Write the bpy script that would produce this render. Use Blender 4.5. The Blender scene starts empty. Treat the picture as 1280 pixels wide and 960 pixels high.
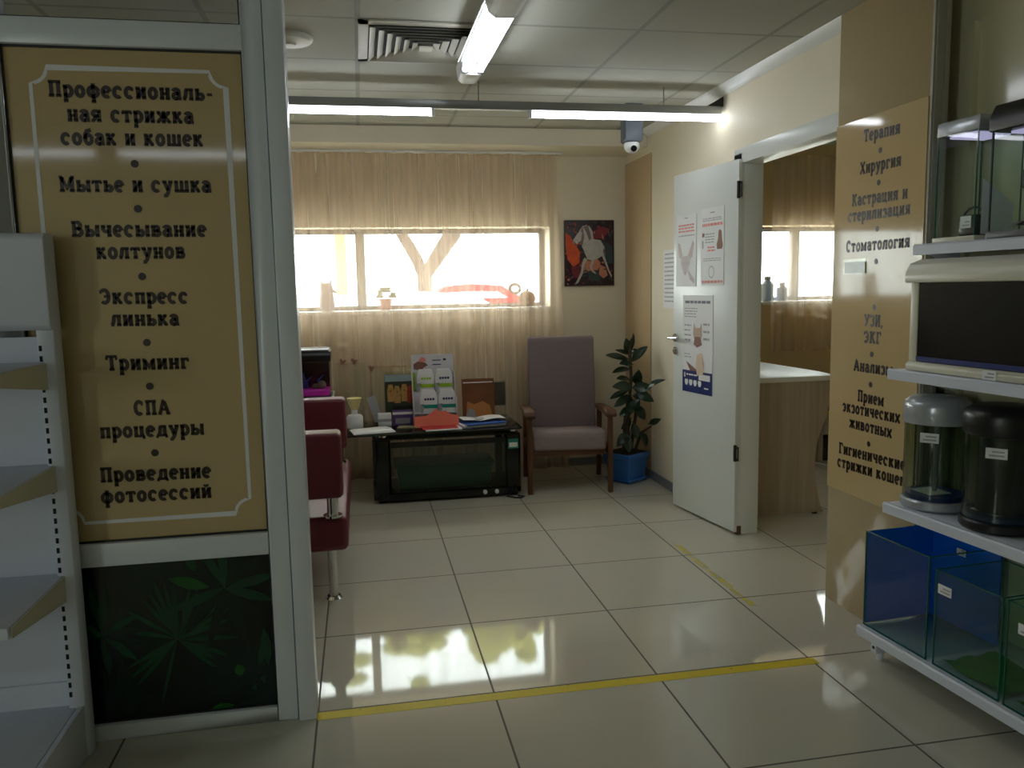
import bpy, bmesh, math, random
from mathutils import Vector, Matrix
random.seed(7)
PI = math.pi
S = bpy.context.scene
C = S.collection

# ------------------------------------------------------------------ camera, world, exposure
def add_camera():
    yaw, pitch, roll = -0.18454982, -0.11854105, -0.01906753
    cy, sy, cp, sp, cr, sr = math.cos(yaw), math.sin(yaw), math.cos(pitch), math.sin(pitch), math.cos(roll), math.sin(roll)
    d = Vector((-sy*cp, cy*cp, sp)); r = Vector((cy, sy, 0)); u = r.cross(d)
    r2 = cr*r + sr*u; u2 = -sr*r + cr*u
    m = Matrix(((r2.x, u2.x, -d.x, 0.1921), (r2.y, u2.y, -d.y, -2.6404), (r2.z, u2.z, -d.z, 1.4045), (0, 0, 0, 1)))
    cd = bpy.data.cameras.new('camera'); cd.sensor_width = 36; cd.lens = 36*1005.86/1280
    cd.clip_start = 0.02; cd.clip_end = 200
    o = bpy.data.objects.new('camera', cd); C.objects.link(o); o.matrix_world = m
    S.camera = o
add_camera()
S.view_settings.view_transform = 'Standard'
S.view_settings.look = 'None'
S.view_settings.gamma = 1
S.view_settings.use_curve_mapping = False
S.view_settings.exposure = 0.12
SKY = 13.0            # overcast-bright sky outside the windows
TUBE = 16.0           # fluorescent tubes
SHOP_TUBE = 8.0      # the shop's own cooler, dimmer tubes; also the added side-room fill lamp
w = bpy.data.worlds.new('sky'); S.world = w; w.use_nodes = True
bg = w.node_tree.nodes['Background']; bg.inputs[0].default_value = (0.96, 0.97, 1.0, 1); bg.inputs[1].default_value = SKY
S.cycles.max_bounces = 10; S.cycles.transparent_max_bounces = 24
S.cycles.diffuse_bounces = 5; S.cycles.glossy_bounces = 5
S.cycles.sample_clamp_indirect = 6
S.cycles.caustics_reflective = False; S.cycles.caustics_refractive = False
S.cycles.use_denoising = True
sun = bpy.data.objects.new('sun', bpy.data.lights.new('sun', 'SUN')); C.objects.link(sun)
sun.data.energy = 4.0; sun.data.color = (1, .95, .85); sun.data.angle = 0.01
sun.rotation_euler = (math.radians(-28), math.radians(20), 0)      # falls on the street, away from the windows
def portal(name, x0, x1, y, z0, z1, turn=0):
    l = bpy.data.lights.new(name, 'AREA'); l.shape = 'RECTANGLE'; l.size = x1-x0; l.size_y = z1-z0; l.cycles.is_portal = True
    o = bpy.data.objects.new(name, l); C.objects.link(o); o.location = ((x0+x1)/2, y, (z0+z1)/2); o.rotation_euler = (-PI/2, 0, 0)
    if turn: o.location = (-y, (x0+x1)/2, (z0+z1)/2); o.rotation_euler = (-PI/2, 0, turn)
portal('window_portal', -1.0, 1.64, 3.72, 1.26, 1.865)
portal('side_window_portal', 3.39, 4.4, 3.72, 1.26, 1.865)
portal('shop_window_portal', -5.2, -4.2, 4.12, .9, 2.2, PI/2)

# ------------------------------------------------------------------ materials
def lin(c):
    return tuple(((v/255)/12.92 if v/255 <= .04045 else ((v/255+.055)/1.055)**2.4) for v in c)
class N:
    def __init__(s, name):
        s.m = bpy.data.materials.new(name); s.m.use_nodes = True
        s.t = s.m.node_tree; s.t.nodes.clear(); s.out = s.t.nodes.new('ShaderNodeOutputMaterial')
    def n(s, kind, **kw):
        x = s.t.nodes.new('ShaderNode'+kind)
        for k, v in kw.items(): setattr(x, k, v)
        return x
    def l(s, a, b): s.t.links.new(a, b)
def M(name, rgb, rough=.5, metal=0, noise=.06, scale=14, bump=0.0, coat=0, stretch=None, rgb2=None, spec=.5):
    k = N(name); p = k.n('BsdfPrincipled')
    p.inputs['Roughness'].default_value = rough; p.inputs['Metallic'].default_value = metal
    p.inputs['Coat Weight'].default_value = coat; p.inputs['Coat Roughness'].default_value = .08
    p.inputs['Specular IOR Level'].default_value = spec
    tc = k.n('TexCoord'); mp = k.n('Mapping'); k.l(tc.outputs['Object'], mp.inputs[0])
    if stretch: mp.inputs['Scale'].default_value = stretch
    nz = k.n('TexNoise'); nz.inputs['Scale'].default_value = scale; nz.inputs['Detail'].default_value = 4
    k.l(mp.outputs[0], nz.inputs['Vector'])
    c = lin(rgb); mx = k.n('Mix', data_type='RGBA')
    a = [min(1, v*(1-noise)) for v in c]; b = [min(1, v*(1+noise)) for v in c] if rgb2 is None else lin(rgb2)
    if rgb2 is not None: a = c
    mx.inputs[6].default_value = (*a, 1); mx.inputs[7].default_value = (*b, 1)
    k.l(nz.outputs['Fac'], mx.inputs[0]); k.l(mx.outputs[2], p.inputs['Base Color'])
    if bump:
        bp = k.n('Bump'); bp.inputs['Strength'].default_value = bump; bp.inputs['Distance'].default_value = .002
        k.l(nz.outputs['Fac'], bp.inputs['Height']); k.l(bp.outputs[0], p.inputs['Normal'])
    k.l(p.outputs[0], k.out.inputs[0]); return k.m
def glass(name, tint=(235, 245, 240), rough=.02, ior=1.45):
    k = N(name); tr = k.n('BsdfTransparent'); tr.inputs[0].default_value = (*lin(tint), 1)
    gl = k.n('BsdfGlossy'); gl.inputs['Roughness'].default_value = rough
    lw = k.n('LayerWeight'); lw.inputs[0].default_value = .5; f0 = ((ior-1)/(ior+1))**2
    pw = k.n('Math', operation='POWER'); k.l(lw.outputs['Facing'], pw.inputs[0]); pw.inputs[1].default_value = 5
    fr = k.n('MapRange'); k.l(pw.outputs[0], fr.inputs[0]); fr.inputs[3].default_value = f0; fr.inputs[4].default_value = .9
    mx = k.n('MixShader'); k.l(fr.outputs[0], mx.inputs[0]); k.l(tr.outputs[0], mx.inputs[1]); k.l(gl.outputs[0], mx.inputs[2])
    k.l(mx.outputs[0], k.out.inputs[0]); return k.m
def emit(name, rgb, s):
    k = N(name); e = k.n('Emission'); e.inputs[0].default_value = (*rgb, 1); e.inputs[1].default_value = s
    k.l(e.outputs[0], k.out.inputs[0]); return k.m
def sheer(name, rgb, dens, streak=60):
    k = N(name); tr = k.n('BsdfTransparent'); df = k.n('BsdfDiffuse'); tl = k.n('BsdfTranslucent')
    df.inputs[0].default_value = (*lin(rgb), 1); tl.inputs[0].default_value = (*lin(rgb), 1)
    m1 = k.n('MixShader'); m1.inputs[0].default_value = .5; k.l(df.outputs[0], m1.inputs[1]); k.l(tl.outputs[0], m1.inputs[2])
    tc = k.n('TexCoord'); mp = k.n('Mapping'); mp.inputs['Scale'].default_value = (streak, 1, .25); k.l(tc.outputs['Object'], mp.inputs[0])
    nz = k.n('TexNoise'); nz.inputs['Scale'].default_value = 1; nz.inputs['Detail'].default_value = 3; k.l(mp.outputs[0], nz.inputs['Vector'])
    mr = k.n('MapRange'); mr.inputs[1].default_value = .3; mr.inputs[2].default_value = .7
    mr.inputs[3].default_value = dens-.09; mr.inputs[4].default_value = dens+.09; k.l(nz.outputs['Fac'], mr.inputs[0])
    m2 = k.n('MixShader'); k.l(mr.outputs[0], m2.inputs[0]); k.l(tr.outputs[0], m2.inputs[1]); k.l(m1.outputs[0], m2.inputs[2])
    k.l(m2.outputs[0], k.out.inputs[0]); return k.m
def grid_mat(name, rgb, line, step, ox, oy, half, rough, lrough=.7, noise=.04, bump=0.0, nscale=3, spec=.5):
    """square tiles with joints at x = ox + k*step, y = oy + k*step (world metres)"""
    k = N(name); p = k.n('BsdfPrincipled'); ge = k.n('NewGeometry'); sx = k.n('SeparateXYZ'); k.l(ge.outputs['Position'], sx.inputs[0])
    def axis(i, off):
        a = k.n('Math', operation='SUBTRACT'); k.l(sx.outputs[i], a.inputs[0]); a.inputs[1].default_value = off - step/2
        b = k.n('Math', operation='FLOORED_MODULO'); k.l(a.outputs[0], b.inputs[0]); b.inputs[1].default_value = step
        c = k.n('Math', operation='SUBTRACT'); k.l(b.outputs[0], c.inputs[0]); c.inputs[1].default_value = step/2
        d = k.n('Math', operation='ABSOLUTE'); k.l(c.outputs[0], d.inputs[0])
        e = k.n('Math', operation='LESS_THAN'); k.l(d.outputs[0], e.inputs[0]); e.inputs[1].default_value = half
        f = k.n('Math', operation='DIVIDE'); k.l(a.outputs[0], f.inputs[0]); f.inputs[1].default_value = step
        g = k.n('Math', operation='FLOOR'); k.l(f.outputs[0], g.inputs[0])
        return e, g
    ex, gx = axis(0, ox); ey, gy = axis(1, oy)
    mm = k.n('Math', operation='MAXIMUM'); k.l(ex.outputs[0], mm.inputs[0]); k.l(ey.outputs[0], mm.inputs[1])
    cb = k.n('CombineXYZ'); k.l(gx.outputs[0], cb.inputs[0]); k.l(gy.outputs[0], cb.inputs[1])
    wn = k.n('TexWhiteNoise', noise_dimensions='3D'); k.l(cb.outputs[0], wn.inputs[0])
    nz = k.n('TexNoise'); nz.inputs['Scale'].default_value = nscale; nz.inputs['Detail'].default_value = 5; k.l(ge.outputs['Position'], nz.inputs['Vector'])
    ad = k.n('Math', operation='ADD'); k.l(wn.outputs['Value'], ad.inputs[0]); k.l(nz.outputs['Fac'], ad.inputs[1])
    hf = k.n('Math', operation='MULTIPLY'); k.l(ad.outputs[0], hf.inputs[0]); hf.inputs[1].default_value = .5
    c = lin(rgb); m1 = k.n('Mix', data_type='RGBA')
    m1.inputs[6].default_value = (*[v*(1-noise) for v in c], 1); m1.inputs[7].default_value = (*[min(1, v*(1+noise)) for v in c], 1); k.l(hf.outputs[0], m1.inputs[0])
    m2 = k.n('Mix', data_type='RGBA'); k.l(mm.outputs[0], m2.inputs[0]); k.l(m1.outputs[2], m2.inputs[6]); m2.inputs[7].default_value = (*lin(line), 1)
    k.l(m2.outputs[2], p.inputs['Base Color'])
    rr = k.n('MapRange'); k.l(mm.outputs[0], rr.inputs[0]); rr.inputs[3].default_value = rough; rr.inputs[4].default_value = lrough; k.l(rr.outputs[0], p.inputs['Roughness'])
    p.inputs['Specular IOR Level'].default_value = spec
    if bump:
        n2 = k.n('TexNoise'); n2.inputs['Scale'].default_value = 220; k.l(ge.outputs['Position'], n2.inputs['Vector'])
        bp = k.n('Bump'); bp.inputs['Strength'].default_value = bump; bp.inputs['Distance'].default_value = .002
        k.l(n2.outputs['Fac'], bp.inputs['Height']); k.l(bp.outputs[0], p.inputs['Normal'])
    k.l(p.outputs[0], k.out.inputs[0]); return k.m
def wood(name, a, b, stretch=(30, 30, 1.2), rough=.5):
    return M(name, a, rough=rough, rgb2=b, scale=1.6, stretch=stretch, bump=.05)
def worn(name, rgb, rgb2, thr=.42, rough=.5):
    """tape with bare scuffs: opaque film, holes where worn"""
    k = N(name); p = k.n('BsdfPrincipled'); p.inputs['Roughness'].default_value = rough
    ge = k.n('NewGeometry'); nz = k.n('TexNoise'); nz.inputs['Scale'].default_value = 34; nz.inputs['Detail'].default_value = 6; k.l(ge.outputs['Position'], nz.inputs['Vector'])
    cr = k.n('MapRange'); cr.inputs[1].default_value = thr-.05; cr.inputs[2].default_value = thr+.04; k.l(nz.outputs['Fac'], cr.inputs[0])
    mx = k.n('Mix', data_type='RGBA'); mx.inputs[6].default_value = (*lin(rgb2), 1); mx.inputs[7].default_value = (*lin(rgb), 1)
    k.l(cr.outputs[0], mx.inputs[0]); k.l(mx.outputs[2], p.inputs['Base Color']); k.l(p.outputs[0], k.out.inputs[0]); return k.m

m_floor = grid_mat('floor_tile', (202, 198, 182), (92, 85, 74), .6, 0, 0, .0035, .045, spec=.6)
m_ceil = grid_mat('ceiling_tile', (178, 178, 166), (150, 150, 140), .6, .23, .82, .011, .85, noise=.03, bump=.5, spec=.2)
m_ceil2 = M('ceiling_pale_green', (176, 196, 176), .8)
m_wall = M('wall_cream', (226, 217, 194), .6, noise=.03, scale=5)
m_wallshop = M('wall_glossy_cream', (206, 200, 168), .14, noise=.02, scale=3)
m_tan = M('panel_tan', (190, 166, 130), .35, noise=.04)
m_sign = M('sign_tan', (192, 168, 124), .07, noise=.02, scale=3)
m_pillar = M('pillar_tan', (172, 152, 116), .07, noise=.02, scale=3)
m_ochre = M('wall_ochre', (208, 182, 136), .6, noise=.04, scale=6)
m_pvc = M('white_pvc', (216, 220, 226), .28, noise=.02)
m_white = M('white_paint', (226, 228, 226), .4, noise=.03)
m_door = M('white_door_paint', (222, 226, 224), .32, noise=.02, scale=4)
m_gond = M('white_powder_coat', (214, 218, 232), .35, noise=.02)
m_gondcream = M("cream_steel", (212, 208, 188), .35, noise=.02)
m_slot = M('slot_dark', (20, 22, 26), .8)
m_ink = M('ink_brown', (42, 26, 18), .35)
m_dark = M('gasket_black', (20, 20, 22), .5)
m_black = M('black_lacquer', (10, 10, 11), .18)
m_blackp = M('black_plastic', (16, 16, 18), .35)
m_chrome = M('chrome', (210, 210, 210), .08, metal=1)
m_alu = M('aluminium', (150, 152, 152), .35, metal=.7)
m_greyp = M('grey_plastic', (120, 126, 132), .4)
m_grille = M('grille_grey', (186, 184, 170), .5)
m_red = M('burgundy_leather', (100, 24, 38), .44, noise=.12, scale=30, bump=.15)
m_fabric = M('mauve_grey_fabric', (128, 114, 116), .9, noise=.16, scale=120, bump=.5)
m_fabric2 = M('mauve_grey_seat_fabric', (142, 126, 126), .9, noise=.2, scale=100, bump=.5)
m_wooddark = wood('dark_wood', (112, 68, 36), (66, 38, 20), (20, 4, 4))
m_ash = wood('ash_laminate', (190, 176, 160), (150, 136, 120), (26, 26, 1.0), .45)
m_brown = M('brown_wood_end', (96, 70, 48), .7)
m_glass = glass('clear_glass', (242, 248, 245))
m_smoke = glass('smoked_glass', (46, 52, 50))
m_green = glass('green_tint_glass', (243, 250, 247))
m_edge = M('glass_edge_green', (24, 92, 80), .1, noise=.1)
m_acryl = glass('clear_acrylic', (247, 249, 245))
m_cyl = glass('smoky_acrylic', (226, 232, 226))
m_tabglass = glass('table_glass', (120, 140, 132), ior=1.5)
m_blue = M('blue_film', (16, 100, 216), .25, noise=.06)
m_bluepot = M('blue_glaze', (58, 116, 196), .35, noise=.1)
m_soil = M('potting_soil', (40, 30, 24), .95, bump=.6)
m_leaf = M('rubber_leaf', (26, 50, 30), .28, noise=.35, scale=10)
m_stem = M('plant_stem', (64, 52, 36), .7)
m_yellow = worn('yellow_tape', (224, 200, 24), (150, 138, 40), .31)
m_yellow2 = worn('yellow_tape_worn', (206, 190, 60), (186, 178, 132), .52)
m_paper = M('white_paper', (228, 228, 230), .6, noise=.02)
m_papergrey = M('grey_print', (160, 160, 164), .6)
m_pink = M('salmon_paper', (236, 122, 98), .5)
m_bluemag = M('blue_cover', (40, 92, 176), .35)
m_navy = M('navy_print', (24, 42, 110), .4)
m_redink = M('red_print', (222, 132, 128), .6)
m_brownprint = M('brown_print', (134, 92, 78), .6)
m_orange = M('orange_print', (212, 120, 52), .5)
m_teal = M('teal_print', (24, 140, 128), .45)
m_lime = M('lime_print', (160, 200, 40), .45)
m_gold = M('straw_yellow', (206, 160, 70), .6)
m_purple = M('purple_box', (96, 70, 130), .4)
m_magenta = M('magenta_gravel', (220, 40, 190), .7, noise=.3, scale=200)
m_silver = M('silver_plastic', (176, 180, 186), .25, metal=.3)
m_greenbox = M('green_plastic', (14, 96, 62), .4)
m_mat = M('green_mat', (40, 120, 30), .8, noise=.3, scale=60, bump=.5)
m_cardb = M('cardboard', (150, 116, 80), .8)
m_tube = emit('tube_light', (.90, .95, 1.0), TUBE)
m_tubeshop = emit('shop_tube_light', (.82, .92, 1.0), SHOP_TUBE)
m_led = emit('aquarium_led', (.7, .65, 1.0), .5)
m_curt = sheer('beige_sheer', (222, 198, 174), .42, 24)
m_curt2 = sheer('beige_sheer_side', (226, 208, 188), .42, 18)
m_asph = M('pavement_grey', (190, 186, 178), .9)
m_bark = M('bark', (62, 46, 38), .9, noise=.3, bump=.6)
m_carred = M('red_car_paint', (120, 8, 24), .6, spec=.1)
m_carwhite = M('white_car_paint', (236, 238, 240), .2, coat=.6)
m_foliage = M('street_foliage', (150, 150, 50), .8, noise=.3)

# ------------------------------------------------------------------ mesh helpers
class MB:
    def __init__(s): s.v = []; s.f = []; s.mi = 0
    def add(s, vs, fs):
        b = len(s.v); s.v += [tuple(v) for v in vs]; s.f += [([b+i for i in f], s.mi) for f in fs]; return s
    def box(s, x0, x1, y0, y1, z0, z1):
        return s.add([(x, y, z) for x in (x0, x1) for y in (y0, y1) for z in (z0, z1)],
                     [(0, 1, 3, 2), (4, 6, 7, 5), (0, 4, 5, 1), (2, 3, 7, 6), (0, 2, 6, 4), (1, 5, 7, 3)])
    def prism(s, poly, ax, a, b):
        n = len(poly); f = {'x': lambda p, t: (t, p[0], p[1]), 'y': lambda p, t: (p[0], t, p[1]), 'z': lambda p, t: (p[0], p[1], t)}[ax]
        return s.add([f(p, a) for p in poly]+[f(p, b) for p in poly],
                     [tuple(range(n)), tuple(range(2*n-1, n-1, -1))]+[(i, i+n, (i+1) % n+n, (i+1) % n) for i in range(n)])
    def ring(s, c, d, r, n):
        d = Vector(d).normalized(); a = d.orthogonal().normalized() if abs(d.z) < .99 else Vector((1, 0, 0)); b = d.cross(a)
        return [Vector(c)+r*(math.cos(2*PI*i/n)*a+math.sin(2*PI*i/n)*b) for i in range(n)]
    def cyl(s, p0, p1, r0, r1=None, n=20):
        p0 = Vector(p0); p1 = Vector(p1); d = p1-p0; r1 = r0 if r1 is None else r1
        A = s.ring(p0, d, r0, n); B = s.ring(p1, d, r1, n)
        return s.add(A+B, [tuple(range(n-1, -1, -1)), tuple(range(n, 2*n))]+[(i, (i+1) % n, (i+1) % n+n, i+n) for i in range(n)])
    def tube(s, pts, r, n=8):
        pts = [Vector(p) for p in pts]; R = []; rr = r if hasattr(r, '__len__') else [r]*len(pts)
        a = None
        for i, p in enumerate(pts):
            d = (pts[min(i+1, len(pts)-1)]-pts[max(i-1, 0)]).normalized()
            a = d.orthogonal().normalized() if a is None else (a-d*a.dot(d)).normalized()
            b = d.cross(a); R.append([p+rr[i]*(math.cos(2*PI*j/n)*a+math.sin(2*PI*j/n)*b) for j in range(n)])
        m = len(pts); vs = [v for q in R for v in q]
        fs = [(i*n+j, i*n+(j+1) % n, (i+1)*n+(j+1) % n, (i+1)*n+j) for i in range(m-1) for j in range(n)]
        return s.add(vs, fs+[tuple(range(n-1, -1, -1)), tuple(range((m-1)*n, m*n))])
    def lathe(s, prof, c=(0, 0, 0), n=32):
        vs = [(c[0]+r*math.cos(2*PI*i/n), c[1]+r*math.sin(2*PI*i/n), c[2]+z) for r, z in prof for i in range(n)]; m = len(prof)
        fs = [(k*n+i, k*n+(i+1) % n, (k+1)*n+(i+1) % n, (k+1)*n+i) for k in range(m-1) for i in range(n)]
        if prof[0][0] > 1e-6: fs.append(tuple(range(n-1, -1, -1)))
        if prof[-1][0] > 1e-6: fs.append(tuple(range((m-1)*n, m*n)))
        return s.add(vs, fs)
    def ell(s, c, rx, ry, rz, n=16, m=10, k=1.0):
        prof = [(math.sin(PI*i/m), -math.cos(PI*i/m)) for i in range(m+1)]
        return s.add([(c[0]+rx*r*math.cos(2*PI*i/n), c[1]+ry*r*math.sin(2*PI*i/n), c[2]+rz*z) for r, z in prof for i in range(n)],
                     [(a*n+i, a*n+(i+1) % n, (a+1)*n+(i+1) % n, (a+1)*n+i) for a in range(m) for i in range(n)])
    def sheet(s, rows):
        n = len(rows[0]); m = len(rows)
        return s.add([p for r in rows for p in r], [(a*n+i, a*n+i+1, (a+1)*n+i+1, (a+1)*n+i) for a in range(m-1) for i in range(n-1)])
    def poly(s, pts): return s.add(pts, [tuple(range(len(pts)))])
    def xf(s, mat, start=0):
        for i in range(start, len(s.v)): s.v[i] = tuple(mat @ Vector(s.v[i]))
        return s
    def build(s, name, mat, parent=None, bev=0, seg=2, ang=35, loc=None, keep=False):
        me = bpy.data.meshes.new(name); bm = bmesh.new(); vs = [bm.verts.new(v) for v in s.v]
        for f, mi in s.f:
            try: q = bm.faces.new([vs[i] for i in f]); q.material_index = mi
            except ValueError: pass
        bmesh.ops.remove_doubles(bm, verts=bm.verts, dist=1e-6)
        if not keep: bmesh.ops.recalc_face_normals(bm, faces=bm.faces)
        if bev:
            es = [e for e in bm.edges if len(e.link_faces) == 2 and e.calc_face_angle(0) > math.radians(30)]
            bmesh.ops.bevel(bm, geom=es, offset=bev, segments=seg, affect='EDGES', profile=.5, clamp_overlap=True)
        bm.to_mesh(me); bm.free()
        for p in me.polygons: p.use_smooth = True
        me.set_sharp_from_angle(angle=math.radians(ang))
        for q in (mat if isinstance(mat, (list, tuple)) else [mat]): me.materials.append(q)
        o = bpy.data.objects.new(name, me); C.objects.link(o)
        if parent: o.parent = parent
        if loc: o.location = loc
        return o
def B(*a): return MB().box(*a)
def tag(o, label, cat, group=None, kind=None):
    o['label'] = label; o['category'] = cat
    if group: o['group'] = group
    if kind: o['kind'] = kind
    return o
def struct(name, mb, mat, parent=None, **kw):
    o = mb.build(name, mat, parent, **kw); o['kind'] = 'structure'; return o
def thing(name, label, cat, loc=(0, 0, 0), rz=0, group=None, kind=None):
    o = bpy.data.objects.new(name, None); C.objects.link(o); o.empty_display_size = .1
    o.location = loc; o.rotation_euler = (0, 0, rz); return tag(o, label, cat, group, kind)
def copy_tree(o, parent=None):
    c = o.copy(); C.objects.link(c)
    if parent: c.parent = parent
    for ch in [q for q in bpy.data.objects if q.parent == o]: copy_tree(ch, c)
    return c

# ------------------------------------------------------------------ slab-serif cyrillic lettering, drawn as strokes
def arc(cx, cy, rx, ry, a0, a1, n=7):
    return [(cx+rx*math.cos(math.radians(a0+(a1-a0)*i/n)), cy+ry*math.sin(math.radians(a0+(a1-a0)*i/n))) for i in range(n+1)]
def glyph(ch):
    V, Hh = .19, .145          # stem and bar weights
    st = lambda x, a=0, b=1: ([(x, a), (x, b)], V)
    se = lambda x, y, l=.17, r=.17: ([(x-l, y), (x+r, y)], Hh)
    ln = lambda *p: (list(p), V)
    br = lambda x0, x1, y: ([(x0, y), (x1, y)], Hh)
    two = lambda: [st(.2), st(.64), se(.2, 0), se(.64, 0), se(.2, 1), se(.64, 1)]
    u = ch.upper()
    if ch == 'р': return .78, [st(.2, -.42, 1), se(.2, -.42), se(.2, 1, .17, .0), (arc(.38, .5, .27, .5, 150, -150, 12), V)]
    if ch == 'ф': return 1.0, [st(.5, -.42, 1.3), se(.5, -.42), (arc(.5, .5, .36, .5, 0, 360, 16), V)]
    if ch == 'у': return .86, [ln((.2, 1), (.45, .08)), ln((.7, 1), (.42, -.2), (.28, -.4), (.12, -.38)), se(.2, 1), se(.68, 1)]
    if ch == 'е': return .74, [br(.16, .6, .52), (arc(.38, .5, .26, .5, 4, 310, 12), V)]
    if ch == 'а': return .78, [(arc(.36, .74, .22, .26, 170, 0, 6)+[(.58, .1)], V), se(.62, 0, .05, .15), (arc(.36, .28, .21, .28, 60, 300, 9), V), br(.34, .58, .55), br(.34, .58, .02)]
    if ch == 'б': return .78, [(arc(.4, .47, .25, .47, 0, 360, 14), V), ([(.15, .5), (.17, 1.0), (.3, 1.28), (.62, 1.36)], V)]
    if u == 'П': return .84, [st(.2), st(.64), br(.03, .81, 1), se(.2, 0), se(.64, 0)]
    if u == 'Н': return .84, two()+[br(.2, .64, .5)]
    if u in 'ИЙ':
        r = two()+[ln((.22, .1), (.62, .9))]
        if u == 'Й': r.append((arc(.42, 1.42, .16, .18, 190, 350, 6), .12))
        return .84, r
    if u == 'Л': return .84, [ln((.12, .02), (.22, .3), (.28, 1)), st(.64), br(.2, .81, 1), se(.13, 0, .1, .14), se(.64, 0)]
    if u == 'Т': return .8, [st(.4), br(.04, .76, 1), ([(.09, 1), (.09, .72)], .12), ([(.71, 1), (.71, .72)], .12), se(.4, 0)]
    if u == 'К': return .84, [st(.2), se(.2, 0), se(.2, 1), ln((.24, .46), (.62, 1)), ln((.36, .58), (.66, 0)), se(.64, 0, .12, .15), se(.62, 1, .14, .12)]
    if u == 'Ж': return 1.16, [st(.58), se(.58, 0, .15, .15), se(.58, 1, .15, .15), ln((.56, .5), (.18, 1)), ln((.6, .5), (.98, 1)), ln((.5, .55), (.14, 0)), ln((.66, .55), (1.02, 0)), se(.14, 0, .1, .12), se(1.02, 0, .12, .1), se(.18, 1, .12, .1), se(.98, 1, .1, .12)]
    if u == 'Я': return .84, [st(.62), se(.62, 0), se(.62, 1, .0, .17), (arc(.4, .75, .24, .25, 90, 270, 8), V), br(.4, .62, 1), br(.4, .62, .5), ln((.42, .5), (.2, .02)), se(.16, 0, .13, .12)]
    if u == 'С': return .78, [(arc(.4, .5, .26, .5, 48, 312, 12), V), ([(.62, .98), (.62, .68)], .12)]
    if u == 'О': return .8, [(arc(.4, .5, .25, .5, 0, 360, 16), V)]
    if u == 'Э': return .78, [(arc(.36, .5, .27, .5, 132, -132, 12), V), br(.32, .62, .5), ([(.12, .98), (.12, .7)], .12)]
    if u == 'З': return .74, [(arc(.34, .75, .24, .25, 140, -80, 8), V), (arc(.34, .26, .27, .27, 80, -140, 8), V), ([(.12, .98), (.12, .74)], .12)]
    if u == 'Е': return .78, [st(.2), br(.04, .7, 0), br(.04, .7, 1), br(.2, .56, .5), ([(.67, 1), (.67, .76)], .12), ([(.67, 0), (.67, .24)], .12)]
    if u == 'М': return 1.04, [st(.2), st(.84), se(.2, 0), se(.84, 0), se(.16, 1, .13, .1), se(.88, 1, .1, .13), ln((.2, .98), (.52, .2), (.84, .98))]
    if u == 'В': return .8, [st(.2), se(.2, 0, .17, .0), se(.2, 1, .17, .0), br(.2, .42, 1), br(.2, .46, .52), br(.2, .46, 0), (arc(.4, .76, .2, .24, 90, -90, 7), V), (arc(.42, .26, .24, .26, 90, -90, 7), V)]
    if u == 'Ь': return .78, [st(.2), se(.2, 1), se(.2, 0, .17, .0), br(.2, .44, .56), br(.2, .44, 0), (arc(.42, .28, .22, .28, 90, -90, 7), V)]
    if u == 'Ы': return 1.12, [st(.2), se(.2, 1), se(.2, 0, .17, .0), br(.2, .42, .56), br(.2, .42, 0), (arc(.4, .28, .22, .28, 90, -90, 7), V), st(.93), se(.93, 0, .14), se(.93, 1, .14)]
    if u == 'Ш': return 1.2, [st(.2), st(.6), st(1.0), br(.04, 1.16, 0), se(.2, 1, .15, .13), se(.6, 1, .13, .13), se(1.0, 1, .13, .15)]
    if u == 'Ц': return .9, [st(.2), st(.64), br(.04, .84, 0), se(.2, 1), se(.64, 1), ([(.8, .03), (.8, -.28)], .14)]
    if u == 'Д': return .92, [ln((.24, .05), (.32, .4), (.36, 1)), st(.7), br(.28, .84, 1), br(.05, .88, 0), ([(.1, .0), (.1, -.25)], .13), ([(.83, .0), (.83, -.25)], .13)]
    if u == 'Ч': return .84, [st(.64), se(.64, 0), se(.64, 1), se(.2, 1), ([(.2, 1), (.2, .66), (.28, .5), (.4, .45), (.64, .47)], V)]
    if u == 'Г': return .7, [st(.2), se(.2, 0, .17, .22), br(.03, .64, 1), ([(.6, 1), (.6, .7)], .12)]
    if u == 'Х': return .86, [ln((.16, .02), (.7, .98)), ln((.7, .02), (.16, .98)), se(.16, 0, .13, .15), se(.7, 0, .15, .13), se(.16, 1, .13, .15), se(.7, 1, .15, .13)]
    if u == 'А': return .92, [ln((.16, 0), (.42, .98)), ln((.76, 0), (.5, .98)), br(.26, .66, .33), se(.14, 0, .12, .16), se(.78, 0, .16, .12), br(.3, .52, 1)]
    if u == 'У': return .86, [ln((.18, 1), (.45, .35)), ln((.7, 1), (.45, .25), (.34, .06), (.16, .04)), se(.2, 1), se(.68, 1)]
    if u == 'Р': return .8, [st(.2), se(.2, 0), se(.2, 1, .17, 0), br(.2, .44, 1), br(.2, .44, .48), (arc(.42, .74, .22, .26, 90, -90, 7), V)]
    if ch == '-': return .5, [br(.08, .42, .36)]
    if ch == ',': return .34, [([(.18, .1), (.1, -.2)], .16)]
    return .42, []
ASC = 'фб'
def strip(pts, t):
    n = len(pts); L = []; Rr = []
    for i, p in enumerate(pts):
        a = pts[max(i-1, 0)]; b = pts[min(i+1, n-1)]
        d = Vector((b[0]-a[0], b[1]-a[1]));
        if d.length < 1e-9: d = Vector((1, 0))
        d.normalize(); k = t/2
        if 0 < i < n-1:
            e = Vector((p[0]-a[0], p[1]-a[1])).normalized(); k = k/max(.6, abs(d.dot(e)))
        L.append((p[0]-d.y*k, p[1]+d.x*k)); Rr.append((p[0]+d.y*k, p[1]-d.x*k))
    return L, Rr
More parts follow.
